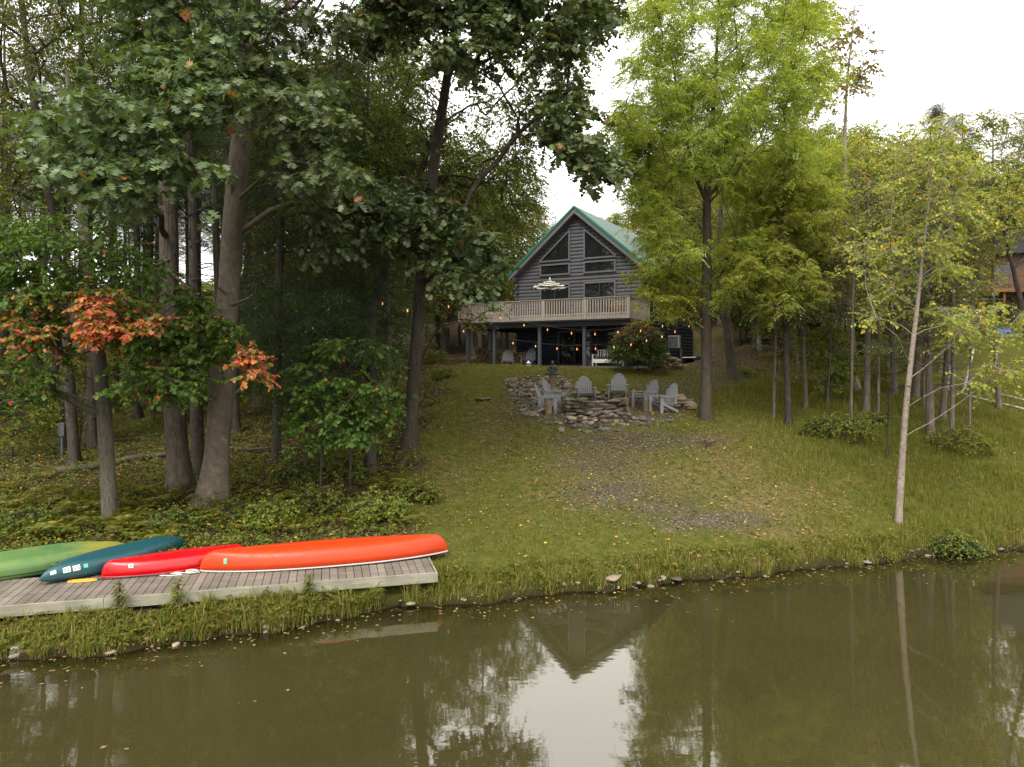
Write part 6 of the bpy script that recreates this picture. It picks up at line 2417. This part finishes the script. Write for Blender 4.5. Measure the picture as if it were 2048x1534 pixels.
lush = smooth(4.5, 8.5, x - (y - 16) * .16) * (1 - smooth(31, 36, y)) * (1 - .55 * np.exp(-((d_sh - 2.2) / 1.6) ** 2) * (x < 10))
h = (.045 + .045 * patch + .13 * lush * (.6 + .6 * patch) + .13 * np.exp(-(d_sh / .55) ** 2)) * th_ * rg.uniform(.6, 1.3, len(x))
blades("grass", "grass on the slope, short on the lawn and longer to the right", x, y, h, .005 + .008 * rg.random(len(x)) * (y / 20), np.clip(.26 * (1 - lush) + .12 * (patch < .4) + .05, 0, 1), L_GRASS, 32)

N = 22000                                     # coarse arching grass on the bank below the dock and along the water
x = rg.uniform(-10.5, 13, N)
d = .95 * rg.random(N) ** 1.3 - .03
y = shore_y(x) + d
rel = (x - DK_R[0]) * dk_n[0] + (y - DK_R[1]) * dk_n[1]
along = (x - DK_R[0]) * dk_u[0] + (y - DK_R[1]) * dk_u[1]
clump = .5 + .5 * np.sin(x * 7 + 3 * np.sin(x * 2.3))
ok = ~((rel > -.03) & (rel < dock_w) & (along < .05)) & (rg.random(N) < np.where(x < -1, .85, .75 * (.25 + clump)))
x, y, clump = x[ok], y[ok], clump[ok]
blades("bank_grass", "coarse arching grass on the pond bank", x, y, (.09 + .20 * clump + .12 * ((x > -5.5) & (x < -.8))) * rg.uniform(.5, 1.3, len(x)), np.full(len(x), .014), np.full(len(x), .12), L_GRASS, 33, 1.0)

# broad weeds on the bank: one scattered ground cover
n = 900
x = np.concatenate([rg.uniform(-10, -1, 700), rg.uniform(-1, 13, 200)])
y = shore_y(x) + rg.uniform(.08, .85, n)
rel = (x - DK_R[0]) * dk_n[0] + (y - DK_R[1]) * dk_n[1]
along = (x - DK_R[0]) * dk_u[0] + (y - DK_R[1]) * dk_u[1]
ok = ~((rel > -.06) & (rel < dock_w) & (along < .05))
x, y = x[ok], y[ok]
c = np.stack([x, y, ground_fast(x, y) + rg.uniform(.02, .14, len(x)) + .08 * (x > -5)], 1)
(lv, lf, lt), _ = sprays(rg, c, np.full(len(c), .13), np.full(len(c), .03), np.zeros((len(c), 3)), kin(tmpl=T_OVATE, size=.062, twigs=4, leaves=6, flat=.6, droop=.3, hang=.1, tilt=.5))
tag(link_mesh("bank_weeds", mesh_np("bank_weeds", lv, [lf], {"tint": lt}), L_FERN), "leafy weeds along the waterline", None, None, "stuff")
# low plants of the forest floor
N = 5200
x, y = rg.uniform(-22, -1.5, N), 13.5 + 20 * rg.random(N) ** 1.6
ok = (rg.random(N) < forest_mask(x, y)) & (((x - DK_R[0]) * dk_n[0] + (y - DK_R[1]) * dk_n[1]) > 2.0)
x, y = x[ok], y[ok]
c = np.stack([x, y, ground_fast(x, y) + rg.uniform(.05, .28, len(x))], 1)
(lv, lf, lt), _ = sprays(rg, c, np.full(len(c), .26), np.full(len(c), .05), np.zeros((len(c), 3)), kin(tmpl=T_OVATE, size=.075, twigs=4, leaves=6, flat=.35, droop=.3, hang=.1, tilt=.4))
tag(link_mesh("undergrowth", mesh_np("undergrowth", lv, [lf], {"tint": lt}), L_DARK), "low leafy undergrowth on the forest floor", None, None, "stuff")

L_FALLEN = leafmat("fallen_leaf", [(.08, .05, .022), (.14, .088, .038), (.20, .135, .06), (.26, .19, .09)], [(.46, .34, .05), (.36, .16, .045)], .1, .8, .10, .1)
N = 130000
x, y = rg.uniform(-24, 20, N), 12.8 + 33 * rg.random(N) ** 1.15
zf = ground_fast(x, y)
w = .20 + .50 * forest_mask(x, y) + .80 * LITTER(x, y, zf) + .45 * GRAVEL(x, y, zf)
ok = (rg.random(N) < w) & (y - shore_y(x) > .05)
rel = (x - DK_R[0]) * dk_n[0] + (y - DK_R[1]) * dk_n[1]
along = (x - DK_R[0]) * dk_u[0] + (y - DK_R[1]) * dk_u[1]
ok &= ~((rel > -.05) & (rel < dock_w + .05) & (along < .05))
hx, hy = (x - HOUSE_C[0]) * HX[0] + (y - HOUSE_C[1]) * HX[1], (x - HOUSE_C[0]) * HY[0] + (y - HOUSE_C[1]) * HY[1]
ok &= ~((hx > -6) & (hx < 4.4) & (hy > -3.4) & (hy < 11))
x, y, zf = x[ok], y[ok], zf[ok]
n = len(x)
lv, lf, lt = leaf_arrays(T_OAKLO, np.stack([x, y, zf + rg.uniform(.012, .05, n)], 1), np.stack([rg.normal(size=n), rg.normal(size=n), rg.normal(size=n) * .25], 1),
                         np.array([0, 0, 1.0]) + rg.normal(size=(n, 3)) * .35, rg.uniform(.038, .092, n), np.full(n, .05))
tag(link_mesh("fallen_leaves", mesh_np("fallen_leaves", lv, [lf], {"tint": lt}), L_FALLEN), "dry fallen leaves on the ground", None, None, "stuff")
n = 520
x = rg.uniform(-9, 13, n)
y = shore_y(x) - np.abs(rg.normal(size=n)) * .55 - .04
far = rg.random(n) < .05
y = np.where(far, shore_y(x) - rg.uniform(.5, 4, n), y)
lv, lf, lt = leaf_arrays(T_OVATE, np.stack([x, y, np.full(n, .008)], 1), np.stack([rg.normal(size=n), rg.normal(size=n), np.zeros(n)], 1), np.array([0, 0, 1.0]) + rg.normal(size=(n, 3)) * .04,
                         rg.uniform(.035, .09, n), np.full(n, -.06))
lv[:, 2] = np.maximum(lv[:, 2], .004)
tag(link_mesh("floating_leaves", mesh_np("floating_leaves", lv, [lf], {"tint": lt}), L_FALLEN), "tan leaves floating on the pond", None, None, "stuff")
for ob in list(bpy.data.objects):
    if ob.type == 'EMPTY' and not ob.children and ob.get("label") == "prototype":
        bpy.data.objects.remove(ob)
